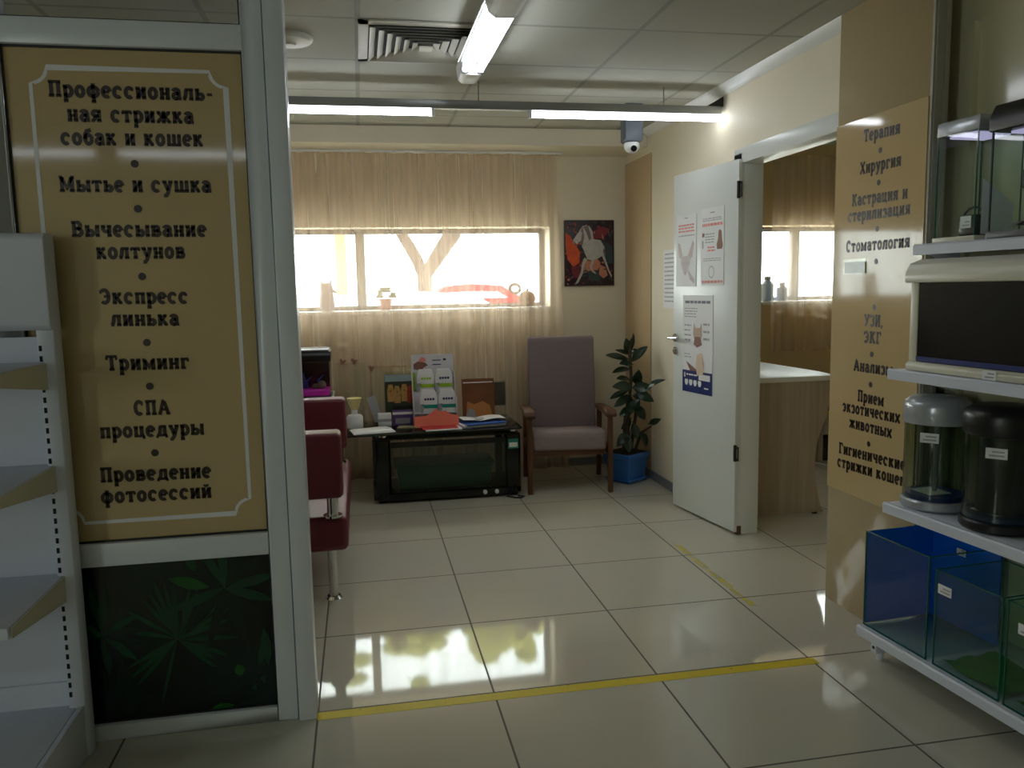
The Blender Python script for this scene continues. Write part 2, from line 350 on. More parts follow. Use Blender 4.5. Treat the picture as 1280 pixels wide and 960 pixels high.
def text(parent, s, u0, v0, u1, v1, cap, place, bold=1.0):
    """lettering from (u0,v0) to (u1,v1) along the baseline; place(u,v) -> 3-D point"""
    xh = .74; adv = []; x = 0
    for ch in s:
        gw, gs = glyph(ch); low = ch.islower(); adv.append((x, gs, xh if low else 1.0)); x += gw*(.86 if low else 1.0) + .06
    sc = (u1-u0)/(x-.06); mb = MB()
    for ch, (x0, gs, h) in zip(s+' ', adv+[(0, [], 1)]):
        if ch == ' ':
            if mb.v: mb.build('word', m_ink, parent, keep=True)
            mb = MB(); continue
        kx = .86 if h < 1 else 1.0; m = .0725
        for pts, t in gs:
            def yy(y): return (m + y*(h-2*m)) if 0 <= y <= 1 else (y*h + m if y < 0 else (y-1)*h + h - m)
            q = [((x0+px*kx)*sc, yy(py)*cap) for px, py in pts]
            vert = abs(q[0][0]-q[-1][0]) < abs(q[0][1]-q[-1][1])
            tt = t*(sc if (len(q) == 2 and vert) else cap if len(q) == 2 else (sc+cap)/2)*bold
            L, Rr = strip(q, tt)
            for i in range(len(q)-1):
                mb.poly([place(u0+a, v0+(v1-v0)*(a/(u1-u0))+b) for a, b in (L[i], Rr[i], Rr[i+1], L[i+1])])
def dot(mb, u, v, r, place, n=16):
    mb.poly([place(u+r*math.cos(2*PI*i/n), v+r*math.sin(2*PI*i/n)) for i in range(n)])

# ------------------------------------------------------------------ the setting
struct('floor', B(-4, 6, -6, 4, -.05, 0), m_floor)
struct('ceiling', B(-4, 2.7, -6, 3.8, 2.5, 2.56), m_ceil)
struct('ceiling_side_room', B(2.36, 6, .45, 3.8, 2.5, 2.56), m_ceil2)
wl, wr, wz0, wz1 = -1.0, 1.64, 1.255, 1.865          # street window
sl, sr_ = 3.39, 4.4                                   # side-room window
mb = MB()
mb.box(-1.5, wl, 3.43, 3.73, 0, 2.5); mb.box(wr, 2.3, 3.43, 3.73, 0, 2.5); mb.box(wl, wr, 3.43, 3.73, 0, wz0); mb.box(wl, wr, 3.43, 3.73, wz1, 2.5)
struct('wall_back', mb, m_wall)
mb = MB()
mb.box(2.35, sl, 3.43, 3.73, 0, 2.5); mb.box(sr_, 6, 3.43, 3.73, 0, 2.5); mb.box(sl, sr_, 3.43, 3.73, 0, wz0); mb.box(sl, sr_, 3.43, 3.73, wz1, 2.5)
struct('wall_side_room_back', mb, m_ochre)
struct('wall_side_room_right', B(5.4, 5.5, .45, 3.43, 0, 2.5), m_ochre)
struct('wall_side_room_front', B(2.36, 5.4, .35, .45, 0, 2.5), m_ochre)
struct('wall_left', B(-1.4, -1.3, .06, 3.43, 0, 2.5), m_wall)
mb = MB()
mb.box(2.25, 2.35, 1.5, 3.73, 0, 2.5); mb.box(2.25, 2.35, .45, 1.5, 2.08, 2.5); mb.box(2.262, 2.35, .36, .53, 0, 2.08)
struct('wall_right', mb, m_wall)
struct('wall_alcove', B(2.243, 2.252, 2.87, 3.43, .07, 2.33), m_tan)
mb = MB(); mb.box(-1.3, 2.25, 2.97, 3.43, 2.39, 2.5); mb.box(-1.3, 2.25, 2.962, 2.972, 2.386, 2.405)
struct('trim_soffit', mb, m_wall)
mb = MB()
mb.prism([(2.25, 2.5), (2.25, 2.455), (2.235, 2.46), (2.205, 2.49), (2.2, 2.5)], 'y', .53, 2.96)
struct('trim_cornice', mb, m_white)
struct('baseboard_right', B(2.238, 2.25, 1.56, 3.43, 0, .06), m_greyp)
struct('baseboard_back', B(-1.3, 2.238, 3.418, 3.43, 0, .06), m_greyp)
# sign pillar and the shop walls
struct('wall_pillar', B(2.2, 2.26, -.03, .53, 0, 2.5), m_pillar, bev=.002)
mb = MB(); mb.box(2.198, 2.262, -.042, -.03, 0, 2.5); mb.box(2.205, 2.215, -.048, -.042, 0, 2.5); mb.box(2.24, 2.25, -.048, -.042, 0, 2.5)
struct('trim_pillar_profile', mb, M('profile_grey', (158, 154, 138), .4))
struct('wall_right_shop', B(2.58, 2.66, -6, .36, 0, 2.5), m_wallshop)
mb = MB(); mb.box(-4.1, -4, -6, -5.2, 0, 2.5); mb.box(-4.1, -4, -4.2, .06, 0, 2.5); mb.box(-4.1, -4, -5.2, -4.2, 0, .9); mb.box(-4.1, -4, -5.2, -4.2, 2.2, 2.5)
struct('wall_left_shop', mb, m_wallshop)
mb = MB(); mb.box(-4.08, -4.02, -5.2, -4.2, .9, .94); mb.box(-4.08, -4.02, -5.2, -4.2, 2.16, 2.2)
for y in (-5.2, -4.24): mb.box(-4.08, -4.02, y, y+.04, .94, 2.16)
sw = struct('window_3', mb, m_pvc)
struct('pane', B(-4.055, -4.045, -5.18, -4.22, .92, 2.18), m_glass, parent=sw)
struct('wall_front_shop', B(-4, 2.7, -6.1, -6, 0, 2.5), m_wallshop)
struct('wall_shop_partition', B(-4, -.88, .0, .06, 0, 2.5), m_pvc)
# door frame in the right wall
mb = MB()
mb.box(2.244, 2.356, 1.46, 1.5, 0, 2.08); mb.box(2.244, 2.356, .53, 1.5, 2.045, 2.085); mb.box(2.23, 2.25, 1.46, 1.555, 0, 2.10); mb.box(2.23, 2.25, .53, 1.555, 2.045, 2.125)
fr = struct('trim_door_frame', mb, m_door, bev=.003)
struct('frame_foot', B(2.228, 2.254, 1.457, 1.53, 0, .05), m_brown, parent=fr)
# windows: frames, panes, sills
m_winframe = M('window_frame_grey', (128, 120, 116), .5, noise=.03)
def window(name, x0, x1, mull):
    mb = MB(); y0, y1 = 3.62, 3.68
    mb.box(x0, x1, y0, y1, wz0, wz0+.035); mb.box(x0, x1, y0, y1, wz1-.035, wz1)
    for x in (x0+.02, x1-.02): mb.box(x-.02, x+.02, y0, y1, wz0+.035, wz1-.035)
    for x in mull: mb.box(x-.035, x+.035, y0, y1, wz0+.035, wz1-.035)
    f = struct(name, mb, m_winframe, bev=.004)
    struct('pane', B(x0+.03, x1-.03, 3.645, 3.655, wz0+.03, wz1-.03), m_glass, parent=f)
    struct('sill', B(x0, x1, 3.40, 3.63, wz0-.025, wz0+.004), m_white, parent=f, bev=.004)
window('window_1', wl, wr, [.213])
window('window_2', sl, sr_, [3.80])

# the glazed partition: white plastic frame, upper pane, printed board, leaf board
mb = MB()
fx0, fx1, y0, y1 = -.88, 0.0, -.03, .05
for a, b in ((-.88, -.79), (-.124, -.062), (-.058, 0.0)): mb.box(a, b, y0 if b < -.01 else -.045, y1, 0, 2.5)
for a, b in ((0, .05), (.569, .642), (2.126, 2.2), (2.44, 2.5)): mb.box(-.79, -.124, y0, y1, a, b)
part = struct('wall_front_partition', mb, m_pvc, bev=.003)
mb = MB()
for z0, z1 in ((.05, .569), (.642, 2.126), (2.2, 2.44)):
    mb.box(-.79, -.124, -.014, -.004, z0, z0+.006); mb.box(-.79, -.124, -.014, -.004, z1-.006, z1)
    mb.box(-.79, -.784, -.014, -.004, z0, z1); mb.box(-.13, -.124, -.014, -.004, z0, z1)
struct('gasket', mb, m_dark, parent=part)
struct('pane', B(-.79, -.124, -.003, .006, 2.2, 2.44), glass('grey_pane', (222, 224, 226)), parent=part)

# ------------------------------------------------------------------ printed signs
sg = thing('sign_board', 'tall tan grooming services sign with white border and brown lettering set in the white partition', 'sign', (-.457, 0, .642))
B(-.331, .331, -.008, .002, .002, 1.482).build('board', m_sign, sg)
PL = lambda u, v: (u+.457, -.0092, v-.642)
mb = MB()
def frame_line(pts, t):
    pts = pts+[pts[0], pts[1]]; L, Rr = strip(pts, t)
    for i in range(1, len(pts)-1):
        j = i+1 if i+1 < len(pts)-1 else 1
        mb.poly([PL(*L[i]), PL(*Rr[i]), PL(*Rr[j]), PL(*L[j])])
bx0, bx1, bz0, bz1, k = -.718, -.178, .706, 2.066, .045
pts = []
for cx, cz, a0 in ((bx0, bz1, 0), (bx1, bz1, -90), (bx1, bz0, 180), (bx0, bz0, 90)):
    a = arc(cx, cz, k, k, {0: -90, -90: 180, 180: 90, 90: 0}[a0], {0: 0, -90: 270, 180: 180, 90: 90}[a0], 6)
    pts += a
frame_line(pts, .010)
mb.build('border', m_paper, sg)
mb = MB()
for l in (('Профессиональ-', -.673, 1.984, -.215, 1.982), ('ная стрижка', -.627, 1.915, -.275, 1.914), ('собак и кошек', -.65, 1.848, -.252, 1.848),
          ('Мытье и сушка', -.665, 1.712, -.237, 1.712), ('Вычесывание', -.642, 1.581, -.259, 1.579), ('колтунов', -.578, 1.515, -.325, 1.514),
          ('Экспресс', -.579, 1.38, -.325, 1.377), ('линька', -.552, 1.313, -.355, 1.31), ('Триминг', -.576, 1.178, -.334, 1.175),
          ('СПА', -.506, 1.036, -.399, 1.035), ('процедуры', -.607, .969, -.303, .966), ('Проведение', -.617, .832, -.291, .827), ('фотосессий', -.62, .765, -.293, .762)):
    text(sg, l[0], l[1], l[2], l[3], l[4], .046, PL, 1.32)
for x, z in ((-.451, 1.795), (-.451, 1.663), (-.453, 1.461), (-.453, 1.26), (-.454, 1.125), (-.453, .916)): mb = MB(); dot(mb, x, z, .0115, PL); mb.build('bullet', m_ink, sg, keep=True)

ps = thing('pillar_sign', 'tan veterinary services sign with brown lettering on the pillar beside the open doorway', 'sign', (2.2, .25, .5))
B(-.006, -.0005, -.279, .279, .012, 1.55).build('board', m_sign, ps)
PR = lambda u, v: (-.0068, -u-.25, v-.5)
mb = MB()
for l in (('Терапия', .341, 1.956, .117, 1.949), ('Хирургия', .359, 1.832, .105, 1.83), ('Кастрация и', .406, 1.711, .062, 1.706), ('стерилизация', .431, 1.649, .043, 1.647),
          ('Стоматология', .438, 1.526, .039, 1.527), ('УЗИ,', .299, 1.226, .178, 1.226), ('ЭКГ', .3, 1.159, .186, 1.159), ('Анализы', .36, 1.039, .11, 1.041),
          ('Прием', .326, .916, .156, .916), ('экзотических', .43, .859, .056, .865), ('животных', .378, .797, .101, .80),
          ('Гигиенические', .447, .674, .017, .69), ('стрижки кошек', .455, .614, .013, .629)):
    text(ps, l[0], -l[1], l[2], -l[3], l[4], .047, PR, 1.32)
for y, z in ((.232, 1.907), (.235, 1.785), (.235, 1.608), (.235, 1.482), (.237, 1.302), (.242, 1.115), (.243, .993), (.243, .751)): mb = MB(); dot(mb, -y, z, .0115, PR); mb.build('bullet', m_ink, ps, keep=True)
th = thing('card_holder', 'small clear card holder stuck on the pillar sign', 'holder', (2.193, .37, 1.435))
B(-.006, -.0005, -.075, .075, 0, .062).build('pocket', m_acryl, th)
B(-.004, -.002, -.068, .068, .004, .05).build('card', m_paper, th)

# leaf print board under the sign
lp = thing('leaf_print_board', 'dark green tropical leaf print in the lower part of the white partition', 'picture', (-.457, 0, .05))
m_lbg = M('print_ground', (8, 16, 14), .2, noise=.5, scale=6)
B(-.331, .331, -.008, .002, .002, .517).build('board', m_lbg, lp)
GR = [M('print_leaf_dark', (8, 30, 22), .2, noise=.3), M('print_leaf_mid', (14, 58, 34), .2, noise=.3), M('print_leaf_bright', (26, 84, 24), .2, noise=.3), M('print_leaf_blue', (8, 32, 32), .2, noise=.3)]
def lpx(px, py): return ((px-100)/243*.595-.717+.457+.004, (.569-(py-697)/183*.52)-.05)
mb = MB(); lay = [0]
def blade(px, py, ang, ln, wd, mi, jag=0):
    lay[0] += 1; dy = -.0083-.00002*(lay[0] % 60); mb.mi = mi; ca, sa = math.cos(ang), math.sin(ang); P = []
    for t, ww in ((0, .15), (.25, .8), (.5, 1), (.75, .7), (1, 0), (.75, -.7), (.5, -1), (.25, -.8), (0, -.15)):
        x, y = t*ln, ww*wd; P.append((px+ca*x-sa*y, py-(sa*x+ca*y)))
    q = [lpx(max(99.5, min(342, a)), max(700, min(883, b))) for a, b in P]
    mb.poly([(a, dy, b) for a, b in q])
rnd = random.Random(3)
def fan(px, py, n, ln, wd, a0, a1, mis):
    for i in range(n): blade(px, py, math.radians(a0+(a1-a0)*i/(n-1)), ln*rnd.uniform(.85, 1.1), wd, rnd.choice(mis))
fan(190, 735, 9, 55, 9, -20, 200, [0, 3]); fan(300, 850, 11, 55, 7, 10, 190, [3, 3, 0]); fan(280, 735, 13, 75, 6, -70, 250, [0, 0, 1])
fan(125, 775, 13, 60, 5, -120, 120, [0, 1]); fan(130, 868, 13, 60, 4, -10, 150, [0]); fan(218, 790, 31, 78, 3.0, -50, 232, [1, 1, 0])
blade(216, 792, math.radians(-108), 78, 2.2, 1); blade(128, 775, math.radians(-50), 45, 2, 1); blade(260, 732, math.radians(165), 52, 7, 2); blade(245, 712, math.radians(120), 22, 6, 1)
fan(120, 780, 5, 22, 5, 20, 160, [2, 1]); blade(295, 840, math.radians(110), 14, 7, 2); blade(330, 830, math.radians(95), 45, 7, 1); blade(318, 830, math.radians(70), 40, 6, 1)
blade(250, 882, math.radians(12), 34, 7, 2); blade(305, 860, math.radians(30), 36, 6, 1); fan(330, 880, 6, 45, 7, 60, 200, [0, 3])
mb.build('leaf_pattern', GR, lp, keep=True)

# ------------------------------------------------------------------ ceiling fittings
def louvre():
    t = thing('ceiling_vent', 'square grey ceiling air diffuser with nested slats beside the bare tube lamp', 'vent', (.53, 1.12, 2.5))
    mb = MB()
    def ringbox(h, wd, za, zb, slope):
        a, b = h, h-wd
        for s in range(4):
            c, sn = round(math.cos(s*PI/2)), round(math.sin(s*PI/2)); R = lambda x, y, z: (c*x-sn*y, sn*x+c*y, z)
            mb.add([R(-a, -a, zb), R(a, -a, zb), R(b, -b, za), R(-b, -b, za), R(-a+.004, -a+.004, zb+.002), R(a-.004, -a+.004, zb+.002), R(b-.003, -b+.003, za+.002), R(-b+.003, -b+.003, za+.002)],
                   [(0, 1, 2, 3), (7, 6, 5, 4), (0, 4, 5, 1), (3, 2, 6, 7)])
    mb2 = MB()
    for s in range(4):
        c, sn = round(math.cos(s*PI/2)), round(math.sin(s*PI/2)); i0 = len(mb2.v)
        mb2.box(-.297, .297, -.297, -.255, -.008, -.001); mb2.xf(Matrix.Rotation(s*PI/2, 4, 'Z'), i0)
    mb2.build('frame', m_grille, t)
    B(-.26, .26, -.26, .26, -.003, -.0005).build('backing', m_slot, t)
    for i, h in enumerate((.25, .212, .174, .136, .098, .06)):
        mb.v.clear(); mb.f.clear(); ringbox(h, .024, -.004, -.018, 1); mb.build('slat', m_grille, t)
    B(-.028, .028, -.028, .028, -.028, -.02).build('centre_plate', m_grille, t)
louvre()
t = thing('ceiling_disc', 'round flat white detector on the ceiling tile beside the partition', 'detector', (-.06, 1.1, 2.5))
MB().lathe([(.0, -.001), (.1, -.001), (.1, -.012), (.09, -.022), (.05, -.028), (0, -.028)]).build('body', m_grille, t)
MB().lathe([(.0, -.028), (.03, -.028), (.026, -.036), (0, -.037)]).build('sensor', m_grille, t)

# lamp A: open twin-tube batten running along the room
def batten(name, label, x, ya, yb, yl0, yl1, tubem, z=2.5):
    t = thing(name, label, 'lamp', (x, ya, z), 0)
    D = lambda y: y-ya
    mb = MB(); mb.box(-.055, .055, D(yb), D(yl1+.03), -.045, -.001)
    mb.prism([(-.075, -.05), (-.055, -.012), (.055, -.012), (.075, -.05), (.07, -.052), (.052, -.02), (-.052, -.02), (-.07, -.052)], 'y', D(yl0), D(yl1))
    mb.build('housing', m_white, t, bev=.003)
    mb = MB(); mb.prism([(-.058, -.02), (-.05, -.085), (-.03, -.1), (.03, -.1), (.05, -.085), (.058, -.02)], 'y', D(yl1+.02), D(ya)); mb.build('end_cap', m_white, t, bev=.006)
    mb = MB(); mb.prism([(-.07, -.045), (-.06, -.09), (-.035, -.11), (.035, -.11), (.06, -.09), (.07, -.045)], 'y', D(yb), D(yl0-.01)); mb.build('cover', m_grille, t, bev=.006)
    for sx in (-1, 1):
        mb = MB()
        for yy in (yl1+.018, yl0-.018): mb.box(sx*.036-.014, sx*.036+.014, D(yy)-.015, D(yy)+.015, -.092, -.04)
        mb.build('lamp_holder', m_greyp, t)
        MB().cyl((sx*.036, D(yl0), -.078), (sx*.036, D(yl1), -.078), .014).build('tube', tubem, t)
    return t
batten('tube_lamp', 'open twin tube lamp running lengthwise on the ceiling beside the square vent', .757, 1.41, -.35, .42, 1.22, m_tube)
batten('tube_lamp', 'added fill tube lamp on the side room ceiling, unseen, brightening that room', 4.4, 2.6, .9, 1.2, 2.4, m_tubeshop)  # unseen fixture, added only to lift the dark side room
# lamp B: suspended line of two tubes
t = thing('line_lamp', 'suspended aluminium line lamp with two tubes across the room below the ceiling', 'lamp', (1.75, 1.75, 2.5))
D = lambda x: x-1.75
mb = MB(); mb.prism([(-.03, -.105), (-.022, -.148), (.022, -.148), (.03, -.105)], 'x', D(-1.25), D(2.235)); mb.build('housing', m_alu, t, bev=.003)
for a, b in ((1.15, 2.238), (-.6, .61)):
    MB().cyl((D(a), 0, -.168), (D(b), 0, -.168), .015).build('tube', m_tube, t)
    mb = MB()
    for x in (a-.012, b+.004):
        if x < 2.2: mb.box(D(x)-.008, D(x)+.008, -.016, .016, -.186, -.146)
    mb.build('lamp_holder', m_white, t)
for x in (-.3, .86, 1.9): MB().cyl((D(x), 0, -.11), (D(x), 0, -.001), .003, n=8).build('hanger', m_alu, t)
MB().prism([(D(2.15), -.104), (D(2.247), -.104), (D(2.247), -.05)], 'y', -.02, .02).build('wall_bracket', m_dark, t)
t = thing('line_lamp', 'cool line lamp crossing the shop ceiling outside the view', 'lamp', (-1.4, -3.2, 2.5))
mb = MB(); mb.prism([(-.03, -.105), (-.022, -.148), (.022, -.148), (.03, -.105)], 'x', -1.6, 1.7); mb.build('housing', m_alu, t)
for a, b in ((-1.5, -.08), (.08, 1.5)): MB().cyl((a, 0, -.168), (b, 0, -.168), .015).build('tube', m_tubeshop, t)
for x in (-1.2, 1.2): MB().cyl((x, 0, -.11), (x, 0, -.001), .003, n=8).build('hanger', m_alu, t)

t = thing('dome_camera', 'grey ceiling surveillance camera with white ball lens hanging near the back corner', 'camera', (1.87, 2.2, 2.5))
MB().prism([(-.056, -.001), (-.056, -.215), (-.05, -.225), (.05, -.225), (.056, -.215), (.056, -.001)], 'y', -.05, .05).build('bracket', M('bracket_slate', (84, 94, 102), .4), t, bev=.008)
MB().ell((0, 0, -.245), .048, .048, .046).build('dome', m_white, t)
MB().cyl((0, -.03, -.262), (-.003, -.05, -.268), .02, .018).build('lens', m_black, t)

# ------------------------------------------------------------------ curtains
def curtain(name, label, x0, x1, y, z0, z1, mat, amp, freq, flare=0, seed=1):
    r = random.Random(seed); n = int((x1-x0)*150); ph = [r.uniform(0, 6.28) for _ in range(6)]; rows = []
    for j in range(13):
        tz = j/12; z = z0+(z1-z0)*tz; row = []
        for i in range(n+1):
            u = i/n; x = x0+(x1-x0)*u+flare*(1-tz)*u*u
            f = math.sin(freq*x*1.0+ph[0]+1.3*math.sin(2.3*x+ph[1]))+.5*math.sin(freq*2.17*x+ph[2]+.7*tz)+.35*math.sin(freq*.37*x+ph[3]+1.2*tz)
            row.append((x-(x0+x1)/2, y+amp*f*(.55+.45*(1-tz))-y, z-z0))
        rows.append(row)
    mb = MB().sheet(rows)
    o = mb.build(name, mat, None, ang=180, loc=((x0+x1)/2, y, z0)); return tag(o, label, 'curtain')
curtain('sheer_curtain', 'long beige sheer curtain hanging across the street window', -1.25, 1.655, 3.27, .03, 2.372, m_curt, .026, 36, .07, 4)
curtain('sheer_curtain', 'short beige sheer curtain over the window of the side room', 3.42, 4.6, 3.34, .855, 2.40, m_curt2, .02, 30, 0, 9)
t = thing('curtain_rail', 'thin white rail holding the long sheer curtain under the soffit', 'rail', (.2, 3.27, 2.39))
B(-1.48, 1.5, -.012, .012, -.014, -.001).build('rail', m_white, t)

# ------------------------------------------------------------------ horse painting
t = thing('horse_painting', 'small painting of a white horse among red and orange paint on the back wall', 'painting', (1.948, 3.43, 1.41))
HB = [M('paint_dark', (52, 20, 26), .4, rgb2=(24, 22, 34), scale=12), M('paint_orange', (226, 100, 30), .4, rgb2=(176, 40, 24), scale=26), M('paint_white', (206, 204, 196), .4, rgb2=(150, 146, 146), scale=30),
      M('paint_crimson', (150, 36, 46), .4, rgb2=(70, 16, 30), scale=20), M('paint_grey', (112, 98, 100), .4), M('paint_rose', (176, 92, 96), .4, rgb2=(196, 140, 90), scale=30), M('paint_teal', (40, 62, 66), .4)]
B(-.197, .197, -.022, -.001, .002, .5).build('canvas', HB[0], t, bev=.002)
mb = MB(); lay = [0]
def pp(pts, mi):
    lay[0] += 1; mb.mi = mi
    mb.poly([((x-130)/555*.394-.197, -.0224-.00004*lay[0], .5-(y-128)/725*.497) for x, y in pts])
rb = random.Random(21)
for q in range(90):
    x, y = rb.uniform(140, 660), rb.uniform(140, 835)
    k = rb.choice([1, 1, 3, 5]) if x < 300 and 300 < y < 640 else rb.choice([3, 3, 6, 0, 5]) if y < 640 else rb.choice([0, 6, 3, 5, 4])
    a = rb.uniform(0, 6.3); L = rb.uniform(15, 45); W = rb.uniform(6, 18)
    pp([(min(682, max(133, x+math.cos(a)*u-math.sin(a)*v)), min(848, max(130, y+math.sin(a)*u+math.cos(a)*v))) for u, v in ((-L, 0), (0, W), (L, 0), (0, -W))], k)
pp([(140, 260), (190, 300), (250, 400), (300, 480), (290, 600), (220, 640), (160, 560), (140, 420)], 1); pp([(150, 420), (240, 440), (290, 520), (250, 600), (180, 560)], 1)
pp([(200, 640), (300, 620), (300, 740), (250, 770), (210, 720)], 3); pp([(440, 250), (560, 200), (640, 230), (560, 330), (460, 330)], 3); pp([(560, 350), (660, 420), (670, 600), (590, 620), (560, 480)], 6)
pp([(370, 690), (540, 700), (530, 800), (420, 800)], 6)
pp([(330, 560), (420, 580), (480, 540), (530, 600), (500, 680), (400, 690), (340, 700)], 5); pp([(520, 620), (580, 650), (610, 740), (560, 775), (510, 730)], 5)
for q in range(70):
    x, y = rb.uniform(140, 670), rb.uniform(150, 830)
    k = (1 if y < 620 else 3) if x < 300 else rb.choice([3, 6, 0, 5, 4, 1 if y > 560 else 3])
    a = rb.uniform(0, 6.3); L = rb.uniform(12, 34); W = rb.uniform(4, 10)
    pp([(min(682, max(133, x+math.cos(a)*u-math.sin(a)*v)), min(848, max(130, y+math.sin(a)*u+math.cos(a)*v))) for u, v in ((-L, 0), (0, W), (L, 0), (0, -W))], k)
# body, neck, head, legs of the horse
pp([(365, 380), (440, 335), (530, 350), (575, 430), (565, 510), (520, 540), (440, 580), (380, 560), (345, 480)], 2)
pp([(290, 250), (330, 190), (400, 190), (440, 250), (450, 345), (380, 420), (345, 470), (310, 400)], 2)
pp([(335, 200), (390, 190), (430, 330), (400, 350), (370, 260)], 4); pp([(300, 260), (330, 200), (345, 330), (320, 420), (300, 380)], 4)
pp([(300, 240), (260, 290), (225, 340), (222, 385), (262, 392), (310, 350), (325, 270)], 2); pp([(318, 205), (300, 178), (322, 215)], 4); pp([(230, 350), (226, 384), (258, 390)], 4)
pp([(345, 540), (320, 600), (305, 700), (245, 830), (270, 825), (330, 715), (345, 620), (380, 560)], 2); pp([(430, 570), (405, 640), (430, 700), (475, 725), (470, 705), (440, 680), (430, 640), (460, 570)], 2)
pp([(540, 520), (575, 600), (610, 690), (650, 770), (655, 745), (625, 680), (590, 580), (565, 500)], 2); pp([(560, 430), (585, 500), (575, 540), (555, 480)], 4)
mb.build('picture', HB, t, keep=True)

# ------------------------------------------------------------------ swung-open white door with its notices
DH, DA = (2.212, 1.452), math.radians(98.6)
dr = thing('open_door', 'white interior door swung open against the right wall with notices on it', 'door', (DH[0], DH[1], 0), DA)
B(.004, .672, -.04, 0, .015, 2.065).build('leaf', m_door, dr, bev=.003)
for z in (.47, 1.905):
    mb = MB(); mb.cyl((-.004, .006, z-.045), (-.004, .006, z+.045), .009, n=12); mb.box(-.004, .014, -.0005, .003, z-.04, z+.04); mb.box(-.03, -.002, .002, .006, z-.04, z-.028); mb.box(-.03, -.002, .002, .006, z+.028, z+.04); mb.box(-.034, -.024, .002, .006, z-.04, z+.04); mb.build('hinge', m_dark, dr)
mb = MB(); mb.cyl((.64, 0, 1.08), (.64, .008, 1.08), .026); mb.cyl((.64, .006, 1.08), (.64, .05, 1.08), .009); mb.tube([(.64, .05, 1.08), (.6, .053, 1.08), (.54, .05, 1.083)], .009)
hd = mb.build('handle', m_chrome, dr)
mb = MB(); mb.cyl((.64, 0, 1.0), (.64, .008, 1.0), .024); mb.cyl((.64, .006, 1.0), (.64, .02, 1.0), .008); mb.build('lock_rose', m_chrome, dr)
dr2 = MB(); dr2.cyl((.64, -.04, 1.08), (.64, -.048, 1.08), .026); dr2.cyl((.64, -.046, 1.08), (.64, -.075, 1.08), .009); dr2.tube([(.64, -.075, 1.08), (.6, -.078, 1.08), (.53, -.075, 1.083)], .009)
dr2.build('handle', m_chrome, dr)
# the hinge plates and handles sit on the face turned to the room (local +y), mirrored below for notices
RD = Matrix.Rotation(DA, 4, 'Z')
def on_door(name, label, s0, s1, z0, z1, draw):
    w_, h_ = abs(s1-s0), z1-z0; c = RD @ Vector(((s0+s1)/2, .0012, 0))
    t = thing(name, label, 'notice', (DH[0]+c.x, DH[1]+c.y, z0), DA)
    B(-w_/2, w_/2, -.0006, .0016, 0, h_).build('sheet', m_paper, t)
    mb = MB(); mats = draw(mb, lambda u, v: (w_/2-u*w_, .0022+.00001*(len(mb.f) % 40), h_*(1-v))); mb.build('print', mats, t, keep=True)
def bar(mb, P, u0, u1, v0, v1, mi): mb.mi = mi; mb.poly([P(u0, v0), P(u1, v0), P(u1, v1), P(u0, v1)])
def lines(mb, P, u0, u1, v0, v1, n, mi, duty=.5):
    r = random.Random(int(v0*1000)+n)
    for i in range(n):
        v = v0+(v1-v0)*i/n; e = (v1-v0)/n*duty; x = u0
        while x < u1-.03:
            x2 = min(u1, x+r.uniform(.05, .16)); bar(mb, P, x, x2, v, v+e, mi); x = x2+.02
m_fur = M('print_fur', (196, 184, 184), .6); m_ear = M('print_ear', (206, 182, 178), .6)
def draw_fox(mb, P):
    bar(mb, P, .42, .6, .035, .05, 0); lines(mb, P, .12, .92, .13, .26, 3, 1); lines(mb, P, .1, .94, .28, .31, 1, 0)
    for pts, mi in (([(.1, .38), (.2, .4), (.34, .56), (.3, .62), (.16, .58)], 2), ([(.84, .36), (.9, .4), (.82, .58), (.66, .64), (.6, .57)], 2),
                    ([(.14, .43), (.2, .45), (.28, .57), (.2, .57)], 3), ([(.82, .42), (.85, .44), (.78, .57), (.68, .58)], 3),
                    ([(.28, .58), (.62, .57), (.7, .66), (.6, .76), (.52, .84), (.42, .84), (.34, .76), (.24, .66)], 2),
                    ([(.36, .66), (.41, .65), (.41, .68), (.36, .69)], 0), ([(.52, .65), (.57, .66), (.57, .69), (.52, .68)], 0), ([(.42, .79), (.52, .79), (.47, .83)], 0),
                    ([(.6, .76), (.92, .9), (.95, .97), (.7, .9)], 2)):
        mb.mi = mi; mb.poly([P(*q) for q in pts])
    return [m_papergrey, m_redink, m_fur, m_ear]
def draw_text(mb, P):
    bar(mb, P, .4, .6, .055, .07, 0); lines(mb, P, .08, .92, .13, .18, 2, 0); lines(mb, P, .06, .94, .2, .25, 1, 1, .7)
    bar(mb, P, .06, .16, .32, .37, 2); bar(mb, P, .06, .12, .42, .52, 0); lines(mb, P, .2, .6, .33, .47, 4, 0, .4); lines(mb, P, .3, .64, .5, .58, 2, 1)
    mb.mi = 2; mb.poly([P(*q) for q in [(.82, .29), (.9, .31), (.92, .4), (.96, .5), (.92, .54), (.72, .54), (.7, .48), (.76, .4), (.77, .32)]])
    lines(mb, P, .12, .9, .65, .7, 2, 0, .4)
    for i in range(12):
        a0, a1 = 2*PI*i/12, 2*PI*(i+1)/12; mb.mi = 0
        mb.poly([P(.48+r*math.cos(a), .83+r*.62*math.sin(a)) for r, a in ((.11, a0), (.13, a0), (.13, a1), (.11, a1))])
    lines(mb, P, .06, .96, .94, .975, 1, 1, .9); return [m_papergrey, m_redink, m_brownprint]
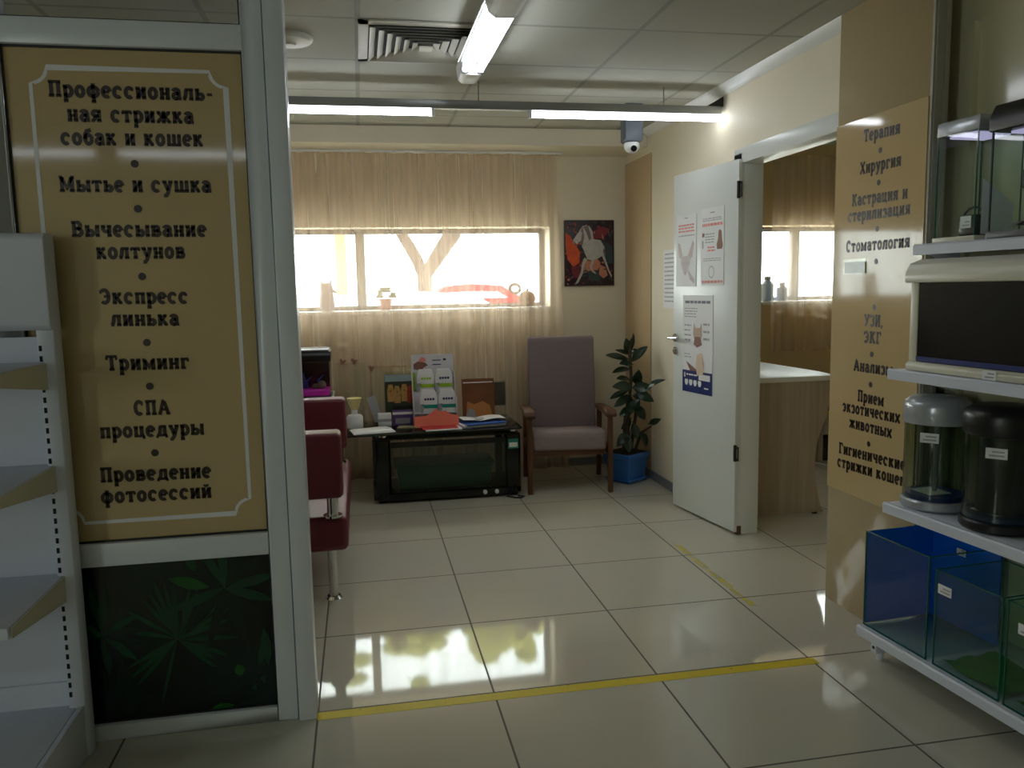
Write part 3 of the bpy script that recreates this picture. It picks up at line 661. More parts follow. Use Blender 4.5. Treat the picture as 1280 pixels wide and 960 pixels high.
def draw_cat(mb, P):
    lines(mb, P, .08, .92, .055, .085, 1, 0, .9); lines(mb, P, .06, .5, .13, .24, 4, 1, .35); lines(mb, P, .06, .3, .3, .5, 4, 1, .3); lines(mb, P, .7, .9, .28, .5, 3, 1, .3)
    for pts, mi in (([(.38, .28), (.44, .33), (.58, .33), (.64, .28), (.66, .4), (.6, .47), (.42, .47), (.36, .4)], 2), ([(.42, .42), (.6, .42), (.66, .5), (.5, .53), (.38, .5)], 3),
                    ([(.5, .6), (.66, .58), (.74, .7), (.7, .8), (.5, .82), (.46, .7)], 4), ([(.12, .68), (.4, .74), (.66, .8), (.6, .84), (.3, .8)], 3)):
        mb.mi = mi; mb.poly([P(*q) for q in pts])
    lines(mb, P, .06, .3, .6, .66, 2, 1, .3)
    bar(mb, P, 0, 1, .765+.01, 1, 5)
    for i in range(4):
        mb.mi = 6; x = .14+.15*i; mb.poly([P(*q) for q in [(x-.05, .87), (x+.05, .87), (x+.06, .9), (x+.03, .93), (x-.03, .93), (x-.06, .9)]])
    bar(mb, P, .56, .93, .8, .86, 6); bar(mb, P, .06, .1, .8, .85, 6); lines(mb, P, .14, .5, .81, .84, 1, 6, .5); lines(mb, P, .74, .92, .93, .95, 1, 6, .6)
    return [M('print_title', (96, 98, 112), .6), m_papergrey, M('print_cat', (190, 160, 140), .6), m_brownprint, M('print_cream', (214, 190, 168), .6), m_navy, m_paper]
on_door('door_notice', 'white notice with a big eared animal drawing on the open door', .414, .636, 1.395, 1.818, draw_fox)
on_door('door_notice', 'white notice with red heading and small brown dog silhouette on the open door', .132, .362, 1.40, 1.836, draw_text)
on_door('door_notice', 'tall notice with cat drawings and navy footer below the other door notices', .232, .555, .76, 1.342, draw_cat)
t = thing('wall_notice', 'narrow white notice on the cream wall behind the open door', 'notice', (2.249, 2.52, 1.25))
B(-.003, -.0005, -.11, .11, 0, .39).build('sheet', m_paper, t)
mb = MB(); lines(mb, lambda u, v: (-.0034, .1-.2*u, .39*(1-v)), .06, .94, .06, .94, 12, 0, .35); mb.build('print', [m_papergrey], t, keep=True)

# ------------------------------------------------------------------ floor tape
o = B(0, 1.815, -.054, -.006, 0, .0008).build('floor_tape', m_yellow, None, loc=(0, 0, .0002)); tag(o, 'long yellow tape strip across the tiled floor in front of the waiting area', 'tape')
mb = MB(); r = random.Random(5); y = 0; 
while y < .88:
    l = r.uniform(.03, .12); a, b = r.uniform(0, .006), r.uniform(.026, .04); mb.box(a, b, y, min(.88, y+l), 0, .0008); y += l+r.uniform(.002, .03)*(1 if y > .2 else .1) if False else l+(0 if y > .62 else r.uniform(.002, .03))
o = mb.build('floor_tape', m_yellow2, None, loc=(1.818, .505, .0002)); tag(o, 'worn peeling yellow tape strip on the floor in front of the open door', 'tape')

# ------------------------------------------------------------------ red sofa behind the partition
t = thing('red_sofa', 'burgundy leather sofa with chrome legs half hidden behind the white partition', 'sofa', (-.35, 1.6, 0))
mb = MB(); mb.box(-.42, .45, -.62, .68, .232, .395); mb.build('seat', m_red, t, bev=.03, seg=4)
B(-.45, -.2, -.6, .66, .40, .80).build('backrest', m_red, t, bev=.05, seg=4)
for yy, hgt in ((-.6, .785), (.56, .785)):
    B(-.42, .437, yy-.07, yy+.07, .49, hgt).build('armrest', m_red, t, bev=.022, seg=4)
    for x in (-.3, .385):
        mb = MB(); mb.cyl((x, yy, .396), (x, yy, .495), .025); mb.cyl((x, yy, .394), (x, yy, .403), .042); mb.build('arm_post', m_chrome, t)
for x in (-.32, .372):
    for yy in (-.565, .6):
        mb = MB(); mb.cyl((x, yy, 0), (x, yy, .234), .021); mb.cyl((x, yy, 0), (x, yy, .012), .038, .03); mb.build('leg', m_chrome, t)

# white cabinet with small lit aquarium
t = thing('white_cabinet', 'low white cabinet carrying the lit aquarium behind the red sofa', 'cabinet', (-.35, 2.92, 0))
B(-.36, .33, -.2, .25, .04, .68).build('body', m_white, t, bev=.003); B(-.37, .345, -.215, .26, .68, .705).build('top', m_white, t, bev=.003); B(-.34, .31, -.18, .23, 0, .04).build('plinth', m_greyp, t)
for x in (-.355, -.01): B(x, x+.335, -.216, -.2, .05, .67).build('door', m_white, t, bev=.002)
t = thing('lit_aquarium', 'small black topped aquarium with glowing pink gravel on the white cabinet', 'aquarium', (-.2, 2.88, .706))
B(-.29, .185, -.13, .15, 0, .012).build('base', m_blackp, t); B(-.285, .18, -.125, .145, .012, .25).build('tank', m_glass, t)
B(-.278, .173, -.118, .138, .018, .05).build('gravel', m_magenta, t)
B(-.285, .18, .139, .1445, .02, .25).build('back_film', m_black, t)
mb = MB(); mb.prism([(-.14, .245), (-.145, .285), (-.13, .31), (.15, .31), (.16, .285), (.155, .245)], 'x', -.295, .192); mb.build('hood', m_blackp, t, bev=.006)
B(-.285, .182, -.125, .14, .312, .325).build('lid', m_silver, t, bev=.004)
B(-.24, .13, -.02, .0, .238, .244).build('light_bar', m_led, t)
mb = MB(); 
for q in range(14):
    x = random.uniform(-.22, .12); mb.tube([(x, .05, .05), (x+random.uniform(-.02, .02), .04, .1), (x+random.uniform(-.03, .03), .05, random.uniform(.12, .19))], [.006, .01, .003], 6)
mb.build('water_plant', M('blue_aquarium_plant', (50, 70, 160), .5), t)
mb = MB(); mb.ell((.12, .02, .075), .03, .025, .03); mb.ell((.08, .03, .065), .025, .02, .02); mb.build('rock', M('pale_rock', (120, 116, 96), .8, bump=.5), t)

# ------------------------------------------------------------------ black glass table
t = thing('glass_media_table', 'black low media table with wide glass top and glazed front by the curtain', 'table', (.74, 2.62, 0))
mb = MB(); mb.prism([(-.505, .03), (-.47, 0), (.45, .0), (.49, .03), (.49, .46), (.46, .48), (-.48, .48), (-.505, .46)], 'z', .02, .062); mb.build('base', m_black, t, bev=.006)
for x0, x1 in ((-.503, -.385), (.375, .49)):
    mb = MB(); mb.prism([(x0, .03), (x0+.02, .0), (x1-.02, 0), (x1, .03), (x1, .1), (x0, .1)], 'z', .062, .425); mb.build('front_column', m_black, t, bev=.004)
    B(x0+.005, x1-.005, .40, .46, .062, .425).build('rear_column', m_black, t, bev=.004)
B(-.49, .48, .01, .47, .425, .435).build('upper_shelf', m_tabglass, t)
B(-.385, .385, .012, .024, .372, .408).build('top_rail', m_black, t)
B(-.385, .385, .014, .02, .062, .372).build('glass_front', glass('front_glass', (218, 226, 222)), t)
B(-.385, .385, -.002, .014, .02, .062).build('plinth_strip', m_black, t)
for x in (.235, .315): MB().cyl((x, -.002, .042), (x, -.014, .042), .014).build('knob', m_white, t)
for x in (-.43, .44):
    for yy in (.06, .42):
        mb = MB(); mb.cyl((x, yy, .44), (x, yy, .452), .03); mb.cyl((x, yy, .45), (x, yy, .474), .021); mb.build('standoff', m_chrome, t)
mb = MB(); mb.prism([(-.68, -.09), (.465, -.09), (.485, -.07), (.485, .5), (-.7, .5), (-.7, -.07)], 'z', .474, .486); mb.build('glass_top', m_tabglass, t, bev=.002)
B(-.46, .47, .02, .45, .458, .4735).build('black_panel', m_black, t)
tt = B(.4, .47, -.0035, -.001, .33, .395).build('sticker', [m_teal], t); B(.407, .463, -.0042, -.0036, .34, .37).build('sticker_text', m_paper, tt)
for x, yy in ((-.45, .06), (.45, .06), (-.45, .42), (.45, .42)): MB().cyl((x, yy, 0), (x, yy, .021), .022).build('foot', m_blackp, t)
tb = thing('green_crate', 'dark green plastic box lying inside the black glass table', 'box', (.72, 2.88, .0625))
mb = MB(); mb.prism([(-.31, 0), (.31, 0), (.33, .15), (-.33, .16)], 'y', -.15, .13); mb.build('body', m_greenbox, tb, bev=.01)
B(-.34, .34, -.16, .14, .15, .168).build('lid', m_greenbox, tb, bev=.005)
mb = MB(); mb.tube([(1.12, 2.605, .006), (1.17, 2.55, .006), (1.215, 2.54, .006), (1.235, 2.57, .006), (1.2, 2.6, .006)], .005)
tag(mb.build('power_cable', m_blackp), 'black cable loop on the floor at the foot of the black glass table', 'cable')

ZT = .4865
# product display with packets
t = thing('packet_display', 'white cardboard display holding rows of green and teal packets on the glass table', 'display', (.67, 2.82, ZT))
m_disp = M('display_white', (214, 212, 218), .5)
mb = MB(); mb.box(-.145, .145, .09, .096, 0, .475); mb.box(-.145, .145, -.07, .09, 0, .012); mb.box(-.145, .145, -.075, -.07, 0, .05)
for x in (-.145, .142): mb.prism([(-.075, 0), (.093, 0), (.093, .36), (.05, .36), (-.02, .2), (-.075, .19)], 'x', x, x+.003)
mb.box(-.142, .142, .02, .024, .0, .218); mb.box(-.142, .142, .02, .09, .218, .222); mb.box(-.142, .142, -.07, .02, .085, .089)
mb.build('stand', m_disp, t)
mb = MB(); mb.mi = 0
def dq(pts, mi, y=.0895): mb.mi = mi; mb.poly([(x, y, z) for x, z in pts])
dq([(-.13, .375), (-.13, .41), (-.1, .43), (-.05, .42), (-.03, .4), (-.06, .385), (-.07, .365)], 0); dq([(-.1, .425), (-.075, .46), (-.05, .45), (-.04, .425)], 1, .0893)
for i in range(2): dq([(.0, .43-.03*i), (.06, .43-.03*i), (.06, .437-.03*i), (.0, .437-.03*i)], 2)
dq([(.075, .43), (.095, .43), (.095, .445), (.075, .445)], 2)
dq([(-.144, .19), (-.12, .2), (-.12, .35), (-.144, .36)], 3, .0892)
mb.build('print', [m_brownprint, m_redink, m_navy, m_lime], t, keep=True)
def packet(x, y, z, upper):
    p = MB(); p.prism([(x-.052, z), (x+.052, z), (x+.056, z+.11), (x+.04, z+.145), (x-.04, z+.145), (x-.056, z+.11)], 'y', y, y+.03)
    o = p.build('packet', m_paper, None, bev=.003, loc=None)
    return o
for k_, (x, upper) in enumerate(((-.055, 1), (.07, 1), (-.055, 0), (.07, 0))):
    X, Y, Z = .67+x+(.012 if not upper else 0), 2.82+(.03 if upper else -.05), ZT+(.2225 if upper else .0895)
    side = ('left', 'right')[k_ % 2]
    pk = thing('packet', f"white packet with {'lime' if upper else 'teal'} band, {side} one in the {'upper' if upper else 'lower'} row of the cardboard display", 'packet', (X, Y, Z), 0, 'packets in the cardboard display')
    mb = MB(); mb.prism([(-.058, 0), (.058, 0), (.06, .1), (.042, .155), (-.042, .155), (-.06, .1)], 'y', 0, .03); mb.build('pouch', m_paper, pk, bev=.003)
    mb = MB(); mb.poly([(-.03, -.001, .03), (.058, -.001, .03), (.058, -.001, .055), (-.05, -.001, .055)]); mb.mi = 1
    for i in range(4): mb.poly([(-.03+.018*i, -.001, .085), (-.016+.018*i, -.001, .085), (-.016+.018*i, -.001, .1), (-.03+.018*i, -.001, .1)])
    mb.mi = 2; mb.poly([(-.058, -.001, .0), (-.04, -.001, .0), (-.03, -.001, .06), (-.058, -.001, .06)])
    mb.build('print', [m_lime if upper else m_teal, m_lime if upper and k_ == 0 else m_navy, m_papergrey], pk, keep=True)
# salmon flyers in front of it
t = thing('salmon_leaflet', 'salmon leaflet with jagged top leaning on the packet display', 'leaflet', (.67, 2.70, ZT))
mb = MB(); mb.prism([(-.15, 0), (.15, 0), (.15, .075), (.1, .085), (.06, .11), (.03, .105), (0, .125), (-.03, .1), (-.07, .08), (-.15, .075)], 'y', -.002, .002)
mb.xf(Matrix.Rotation(-.25, 4, 'X')); mb.build('sheet', m_pink, t)
t = thing('red_leaflet_pile', 'pile of red and white leaflets at the front of the glass table', 'leaflets', (.70, 2.64, ZT), .08)
B(-.12, .12, -.085, .08, .0, .006).build('lower_sheets', m_paper, t); B(-.135, .1, -.06, .085, .0062, .010).build('top_sheet', M('red_cover', (196, 52, 56), .4), t)
t = thing('magazine', 'blue and white magazine lying fanned on the glass table edge near the armchair', 'magazine', (.97, 2.72, ZT), .22)
B(-.15, .15, -.09, .11, .0, .014).build('pages', m_paper, t); mb = B(-.13, .155, -.1, .1, .0142, .022); mb.build('cover', m_bluemag, t)
t = thing('magazine', 'open white magazine on top of the blue one on the glass table', 'magazine', (.99, 2.74, ZT+.0225), .12)
mb = MB().sheet([[(x, y, .008+.012*abs(math.sin(x*14+.4))) for x in [i*.02-.15 for i in range(16)]] for y in (-.05, .05, .11)]); mb.build('pages', m_paper, t)
mb = MB(); mb.poly([(-.06, -.03, .022), (0, -.03, .022), (0, .02, .022), (-.06, .02, .022)]); mb.build('print', m_papergrey, t)
t = thing('dark_leaflet', 'dark blue leaflet lying between the red leaflets and the magazine', 'leaflet', (.85, 2.625, ZT), -.5)
B(-.06, .06, -.05, .05, 0, .003).build('sheet', M('dark_cover', (36, 40, 66), .4), t)
# brown sign holders
t = thing('leaflet_holder', 'clear stand with a brown animal poster right of the packet display', 'stand', (.99, 2.93, ZT))
mb = MB(); mb.box(-.115, .115, -.003, .0, 0, .29); mb.xf(Matrix.Rotation(-.12, 4, 'X')); mb.build('panel', M('brown_poster', (128, 78, 44), .35, rgb2=(96, 54, 30), scale=8), t)
mb = MB(); mb.poly([(-.09, -.0038, .02), (.1, -.0038, .02), (.08, -.0038, .1), (.03, -.0038, .13), (-.03, -.0038, .11), (-.08, -.0038, .13)]); mb.mi = 1; mb.poly([(-.105, -.004, .26), (.105, -.004, .26), (.105, -.004, .267), (-.105, -.004, .267)])
mb.mi = 2; mb.poly([(-.1, -.0042, .01), (-.02, -.0042, .01), (-.03, -.0042, .07), (-.07, -.0042, .08)])
mb.xf(Matrix.Rotation(-.12, 4, 'X')); mb.build('print', [M('print_amber', (186, 124, 66), .4), m_paper, m_papergrey], t, keep=True)
B(-.115, .115, -.01, .07, 0, .004).build('foot', m_acryl, t)
t = thing('leaflet_holder', 'small clear stand with dark picture partly behind the brown poster', 'stand', (1.15, 3.03, ZT))
mb = B(-.07, .05, -.003, 0, .08, .25); mb.build('panel', M('dark_photo', (92, 84, 70), .4, rgb2=(46, 44, 40), scale=20), t); B(-.075, .055, -.004, .05, 0, .004).build('foot', m_acryl, t); B(-.075, .055, -.001, .002, .004, .26).build('back', m_acryl, t)
# small goods
t = thing('spray_box', 'small white box standing on the glass table left of the purple box', 'box', (.33, 2.87, ZT)); B(-.045, .045, -.03, .03, 0, .085).build('carton', m_paper, t, bev=.003); B(-.045, .045, -.0308, -.0302, .03, .05).build('print', m_papergrey, t)
t = thing('purple_box', 'small purple card box on the glass table beside the packet display', 'box', (.452, 2.875, ZT)); B(-.068, .068, -.03, .03, 0, .1).build('carton', m_purple, t, bev=.003); B(-.05, .05, -.0315, -.0303, .012, .05).build('label_panel', m_papergrey, t); B(-.068, .068, -.0315, -.0303, .075, .092).build('lid_band', m_paper, t)
t = thing('paper_sheets', 'loose white paper sheets at the left end of the glass table', 'papers', (.25, 2.66, ZT), .15)
for i in range(3):
    mb = B(-.14+.01*i, .13-.006*i, -.09+.01*i, .11, .003*i, .003*i+.0025); mb.xf(Matrix.Rotation(.06*i, 4, 'Z')); mb.build('sheet', m_paper, t)
t = thing('small_book', 'small patterned booklet lying in front of the purple box', 'booklet', (.48, 2.72, ZT), -.2); B(-.07, .06, -.045, .045, 0, .012).build('cover', M('olive_cover', (150, 140, 100), .5, rgb2=(84, 80, 60), scale=60), t, bev=.002)
t = thing('yellow_figure', 'white jar topped with a yellow cup at the left end of the glass table', 'jar', (.13, 2.86, ZT))
MB().lathe([(.055, 0), (.055, .07), (.045, .085), (.02, .09), (.02, .125), (0, .125)]).build('jar', m_paper, t)
MB().lathe([(.02, .12), (.035, .15), (.05, .2), (.046, .2), (0, .16)]).build('cup', M('yellow_white', (232, 224, 190), .4, rgb2=(214, 190, 50), scale=24), t)
# dog picture stand
t = thing('dog_photo_stand', 'clear stand with a photo of yellow dogs left of the packet display', 'photo', (.44, 2.945, ZT))
dm = [M('dogs_ground', (58, 66, 48), .35, rgb2=(30, 36, 28), scale=24), M('dogs_tan', (206, 166, 96), .4, rgb2=(150, 104, 50), scale=30), M('dogs_sky', (150, 168, 170), .4), m_dark, M('dog_red', (150, 50, 30), .4)]
mb = B(-.1, .1, -.003, 0, .03, .34); mb.xf(Matrix.Rotation(-.1, 4, 'X')); mb.build('photo', dm[0], t)
mb = MB()
def dpo(pts, mi, k): mb.mi = mi; mb.poly([(x, -.0034-.0002*k, z) for x, z in pts])
dpo([(-.098, .29), (.098, .29), (.098, .338), (-.098, .338)], 2, 0)
for i, (x, z) in enumerate(((-.06, .2), (-.015, .19), (.035, .2), (.075, .19))):
    dpo([(x-.022, z-.05), (x+.022, z-.05), (x+.024, z+.03), (x+.014, z+.07), (x-.014, z+.07), (x-.024, z+.03)], 1 if i != 3 else 4, 1+i)
    dpo([(x-.006, z+.03), (x+.006, z+.03), (x, z+.02)], 3, 6)
dpo([(-.05, .04), (.098, .04), (.098, .12), (-.05, .12)], 3, 7)
mb.xf(Matrix.Rotation(-.1, 4, 'X')); mb.build('picture', dm, t, keep=True); B(-.1, .1, -.02, .06, 0, .004).build('foot', m_acryl, t)
mb = B(-.105, .105, -.0, .004, .004, .36); mb.xf(Matrix.Rotation(-.1, 4, 'X')); mb.build('back_panel', m_acryl, t)
t = thing('leaflet_rack', 'thin leaflets leaning in a dark holder before the dog photo', 'holder', (.30, 2.96, ZT))
for i in range(3):
    mb = B(-.03, .03, -.002+.006*i, .001+.006*i, .0, .2-.015*i); mb.xf(Matrix.Rotation(-.15, 4, 'X') @ Matrix.Rotation(-.3, 4, 'Y')); mb.build('leaflet', [m_papergrey, m_navy, m_paper][i], t)
B(-.035, .035, -.01, .03, 0, .012).build('base', m_blackp, t)
# clear panels with brown clips behind the table things
for nm, x, w_, h_, clips in (('clear_stand', .11, .21, .42, ((-.05, 1), (.03, 1))), ('clear_stand', .42, .34, .385, ((-.165, .95),))):
    t = thing(nm, 'clear acrylic panel with two brown clips against the curtain left of the dog photo' if x < .2 else 'wide clear panel with thin brown rim behind the dog photo', 'stand', (x, 3.078, ZT))
    B(-w_/2, w_/2, -.003, .003, 0, h_).build('panel', m_acryl, t); B(-w_/2, w_/2, -.04, .04, 0, .006).build('foot', m_acryl, t)
    if x > .2: mb = MB(); mb.tube([(-w_/2, 0, 0.006), (-w_/2, 0, h_*.95), (-w_/2+.02, 0, h_), (w_/2-.02, 0, h_), (w_/2, 0, h_*.95), (w_/2, 0, .006)], .004, 6); mb.build('rim', m_cardb, t)
    for cx, k_ in clips: mb = MB(); mb.box(cx-.012, cx+.012, -.012, .012, h_*k_-.01, h_*k_+.015); mb.ell((cx-.01, -.005, h_*k_+.022), .012, .012, .012, 8, 6); mb.ell((cx+.014, -.005, h_*k_+.016), .01, .01, .01, 8, 6); mb.build('clip', m_brownprint, t)

# ------------------------------------------------------------------ armchair
t = thing('armchair', 'mauve grey high backed armchair with wooden arms in front of the back wall', 'armchair', (1.565, 2.60, 0), math.radians(-8))
mb = MB(); mb.prism([(-.02, .30), (-.015, .395), (.01, .425), (.1, .43), (.5, .38), (.52, .29), (.3, .285)], 'x', -.248, .248); mb.build('seat_cushion', m_fabric2, t, bev=.018, seg=3)
mb = MB(); mb.prism([(.42, .33), (.52, 1.02), (.54, 1.045), (.58, 1.045), (.6, 1.02), (.53, .33)], 'x', -.245, .245); mb.build('back_cushion', m_fabric, t, bev=.022, seg=3)
for sx in (-1, 1):
    x0, x1 = (-.30, -.25) if sx < 0 else (.25, .30)
    B(x0+.008, x1-.008, -.03, .015, 0, .53).build('front_leg', m_wooddark, t, bev=.006)
    mb = MB(); mb.prism([(.5, 0), (.535, 0), (.48, .55), (.44, .55)], 'x', x0+.008, x1-.008); mb.build('rear_leg', m_wooddark, t, bev=.006)
    mb = MB(); mb.prism([(-.07, .53), (-.075, .55), (-.05, .575), (.1, .575), (.5, .545), (.5, .52), (.1, .53)], 'x', x0-.012, x1+.012); mb.build('arm', m_wooddark, t, bev=.01, seg=3)
    B(x0+.012, x1-.012, .0, .5, .27, .31).build('side_rail', m_wooddark, t, bev=.004)
B(-.25, .25, 0.0, .03, .262, .3).build('front_rail', m_wooddark, t, bev=.004)

# ------------------------------------------------------------------ rubber plant
t = thing('rubber_plant', 'tall rubber plant with dark leaves in a square blue pot by the back corner', 'plant', (2.055, 2.86, 0))
RP = Matrix.Rotation(math.radians(32), 4, 'Z')
def frustum(mb, a, za, b, zb):
    mb.add([(x*a, y*a, za) for x, y in ((-1, -1), (1, -1), (1, 1), (-1, 1))]+[(x*b, y*b, zb) for x, y in ((-1, -1), (1, -1), (1, 1), (-1, 1))],
           [(3, 2, 1, 0), (4, 5, 6, 7)]+[(i, (i+1) % 4, (i+1) % 4+4, i+4) for i in range(4)])
mb = MB(); frustum(mb, .092, .02, .112, .18); frustum(mb, .122, .175, .124, .21); mb.xf(RP); pot = mb.build('pot', m_bluepot, t, bev=.006)
mb = MB(); frustum(mb, .10, .0, .118, .024); mb.xf(RP); mb.build('saucer', m_bluepot, t, bev=.004)
mb = MB(); frustum(mb, .105, .205, .105, .214); mb.xf(RP); mb.build('soil', m_soil, t)
mb = MB(); 
for pts in ([(0, 0, .21), (.02, 0, .5), (.03, -.02, .75), (.02, -.02, .95), (.03, -.02, 1.03)], [(.04, .02, .21), (.06, -.02, .45), (.07, -.06, .66), (.09, -.1, .7)], [(-.03, -.02, .21), (-.02, -.04, .5), (.0, -.05, .62)], [(.05, -.03, .21), (.08, -.09, .36), (.13, -.17, .42)], [(0, -.04, .21), (-.01, -.05, .4), (.02, -.03, .55)]):
    mb.tube(pts, [.012]*(len(pts)-1)+[.005], 8)
mb.build('stem', m_stem, t)
def rleaf(b, e, wd, droop=.02, roll=0):
    b = Vector(b); e = Vector(e); d = e-b; L = d.length; d.normalize(); up = Vector((0, -1, .55)) if abs(d.z) < .8 else Vector((.2, -1, .1))
    sd = d.cross(up).normalized(); nrm = sd.cross(d).normalized(); sd = (sd*math.cos(roll)+nrm*math.sin(roll)).normalized(); nrm = sd.cross(d).normalized()
    mb = MB(); rows = []
    for i in range(9):
        t_ = i/8; wv = wd*(math.sin(PI*min(1, t_*.97+.02))**.75)*(1-.15*t_); p = b+d*L*t_+nrm*(droop*math.sin(PI*t_))
        rows.append([p+sd*wv*k+nrm*(abs(k)*wv*.25) for k in (-1, -.5, 0, .5, 1)])
    mb.sheet(rows); n0 = len(mb.v); mb.sheet([[q-nrm*.0022 for q in r] for r in rows]); mb.tube([b-d*.015, b+d*L*.3], [.004, .003], 6)
    o = mb.build('leaf', m_leaf, t, ang=60, keep=True); return o
LV = [((2.071, .932), (2.046, 1.033), .03, 2.85), ((2.078, .944), (2.104, 1.069), .014, 2.86), ((2.071, .92), (1.967, .954), .014, 2.86), ((2.058, .889), (1.896, .919), .026, 2.82), ((2.091, .869), (2.209, .972), .028, 2.78), ((2.085, .919), (2.144, .949), .014, 2.9),
      ((2.09, .845), (2.0, .853), .03, 2.83), ((2.078, .813), (1.944, .792), .024, 2.85), ((2.078, .737), (1.976, .747), .026, 2.85), ((2.117, .706), (2.144, .804), .032, 2.8), ((2.094, .68), (1.945, .691), .034, 2.75), ((2.097, .679), (2.243, .673), .032, 2.7),
      ((2.206, .67), (2.343, .726), .018, 2.52), ((2.055, .656), (1.925, .604), .022, 2.8), ((2.071, .627), (1.956, .545), .026, 2.78), ((2.084, .578), (2.147, .53), .035, 2.74), ((2.124, .653), (2.256, .57), .03, 2.7), ((2.084, .514), (1.995, .48), .03, 2.8), ((2.223, .412), (2.31, .439), .02, 2.62),
      ((2.07, .349), (1.978, .251), .034, 2.78), ((2.15, .357), (2.2, .239), .036, 2.76), ((2.044, .344), (2.07, .204), .03, 2.76), ((2.1, .62), (2.2, .6), .034, 2.78), ((2.09, .6), (2.05, .47), .034, 2.8), ((2.12, .55), (2.19, .44), .03, 2.78), ((2.1, .42), (2.13, .3), .03, 2.78), ((2.08, .45), (2.01, .38), .026, 2.82), ((2.1, .73), (2.17, .7), .03, 2.82)]
rl = random.Random(11)
for (bx, bz), (ex, ez), wd, Y in LV:
    def at(x, z, Y): k = (Y+2.64)/(2.84+2.64); return Vector((.192+(x-.192)*k-2.055, Y-2.86, 1.404+(z-1.404)*k))
    a = at(bx, bz, Y+.03); b = at(ex, ez, Y-rl.uniform(.0, .04))
    rleaf(a, b, wd*1.22, rl.uniform(.0, .02), rl.uniform(-.5, .5))

# ------------------------------------------------------------------ side room furniture
t = thing('reception_desk', 'tall ash desk with white top standing just inside the side room doorway', 'desk', (2.68, 1.74, 0))
prof = [(-.25, .012)]+[(.25, .012)]+[(.247-.06*math.sin(PI*min(1, (z/.62)))+.055*max(0, (z-.45)/.37)**1.6, z) for z in [.05+.05*i for i in range(16)]]+[(.255, .82), (-.25, .82)]
mb = MB(); mb.prism(prof, 'y', -.012, .016); mb.build('end_panel', m_ash, t, bev=.001)
mb = MB(); mb.prism(prof, 'y', .80, .828); mb.build('end_panel', m_ash, t, bev=.001)
B(-.25, -.22, .016, .80, .05, .82).build('front_panel', m_ash, t)
mb = MB(); mb.prism([(-.27, -.03), (.30, -.03), (.33, .2), (.30, 1.0), (-.27, 1.0)], 'z', .82, .85); mb.build('top', m_white, t, bev=.004)
for x in (-.22, .2):
    for yy in (0.002, .815): MB().cyl((x, yy, 0), (x, yy, .013), .016).build('foot', m_blackp, t)
t = thing('side_table', 'low wooden table under the side room window', 'table', (3.95, 3.06, 0))
B(-.32, .6, -.1, .3, .385, .41).build('top', m_gold, t, bev=.003); B(-.3, .58, -.06, .28, .22, .385).build('body', m_ash, t); 
for x in (-.28, .54):
    for yy in (-.06, .26): B(x, x+.04, yy, yy+.04, 0, .23).build('leg', m_ash, t)
t = thing('printer', 'black machine standing on the low table of the side room', 'printer', (3.82, 3.08, .411))
mb = MB(); mb.prism([(-.16, 0), (.2, 0), (.2, .24), (-.1, .24), (-.15, .06)], 'y', -.1, .2); mb.build('body', m_blackp, t, bev=.008); B(-.1, .18, -.104, -.098, .03, .06).build('tray', m_dark, t)
t = thing('floor_bin', 'dark box on the floor below the low table in the side room', 'box', (3.84, 3.16, 0)); B(-.17, .22, -.1, .1, 0, .17).build('body', m_dark, t, bev=.006); B(-.175, .225, -.105, .105, .17, .19).build('lid', m_dark, t, bev=.004)
mb = MB(); mb.tube([(3.6, 2.96, .42), (3.55, 2.93, .3), (3.54, 2.92, .15), (3.58, 2.9, .03), (3.68, 2.85, .008), (3.76, 2.8, .006)], .006)
tag(mb.build('white_cable', m_white), 'white cable hanging from the low table in the side room', 'cable')
for i, (x, h_, r_, lb) in enumerate(((3.33, .2, .05, 'tall bluish plastic bottle on the side room window sill'), (3.46, .15, .045, 'short bluish plastic bottle on the side room window sill'))):
    t = thing('sill_bottle', lb, 'bottle', (x+.17, 3.53, wz0+.005), 0, 'bottles on the side room sill')
    MB().lathe([(r_, 0), (r_, h_*.7), (r_*.5, h_*.82), (r_*.45, h_*.88), (0, h_*.88)]).build('body', M('bluish_plastic', (120, 140, 170), .3), t); MB().lathe([(r_*.55, h_*.86), (r_*.55, h_), (0, h_)]).build('cap', m_greyp, t)
t = thing('desk_phone', 'small white curved object on the far corner of the desk top', 'phone', (3.0-.1, 2.66, .8505)); mb = MB(); mb.tube([(-.06, 0, .0), (-.05, 0, .05), (0, 0, .07), (.06, 0, .06), (.08, 0, .01)], .012); mb.build('handset', m_white, t); B(-.05, .07, -.03, .03, 0, .03).build('base', m_white, t, bev=.006)

# ------------------------------------------------------------------ things on the street window sill
ZS = wz0+.0045
t = thing('owl_figure', 'pale owl figure standing on the street window sill left of the mullion', 'figurine', (-.045, 3.53, ZS))
MB().lathe([(.05, 0), (.058, .04), (.055, .1), (.045, .14), (.05, .17), (.042, .205), (0, .22)]).build('body', M('pale_ceramic', (150, 132, 138), .5), t); mb = MB(); mb.cyl((-.03, 0, .2), (-.036, 0, .235), .014, .002, 8); mb.cyl((.03, 0, .2), (.036, 0, .235), .014, .002, 8); mb.build('ear', M('pale_ceramic_tip', (140, 120, 126), .5), t)
MB().cyl((.045, -.02, .15), (.08, -.03, .135), .016, .004, 10).build('beak', m_papergrey, t)
t = thing('sill_plant', 'small potted plant on the street window sill right of the mullion', 'plant', (.388, 3.53, ZS))
MB().lathe([(.035, 0), (.045, .07), (.05, .075), (.05, .085), (.04, .085), (0, .08)]).build('pot', M('terracotta', (170, 96, 80), .7), t)
mb = MB()
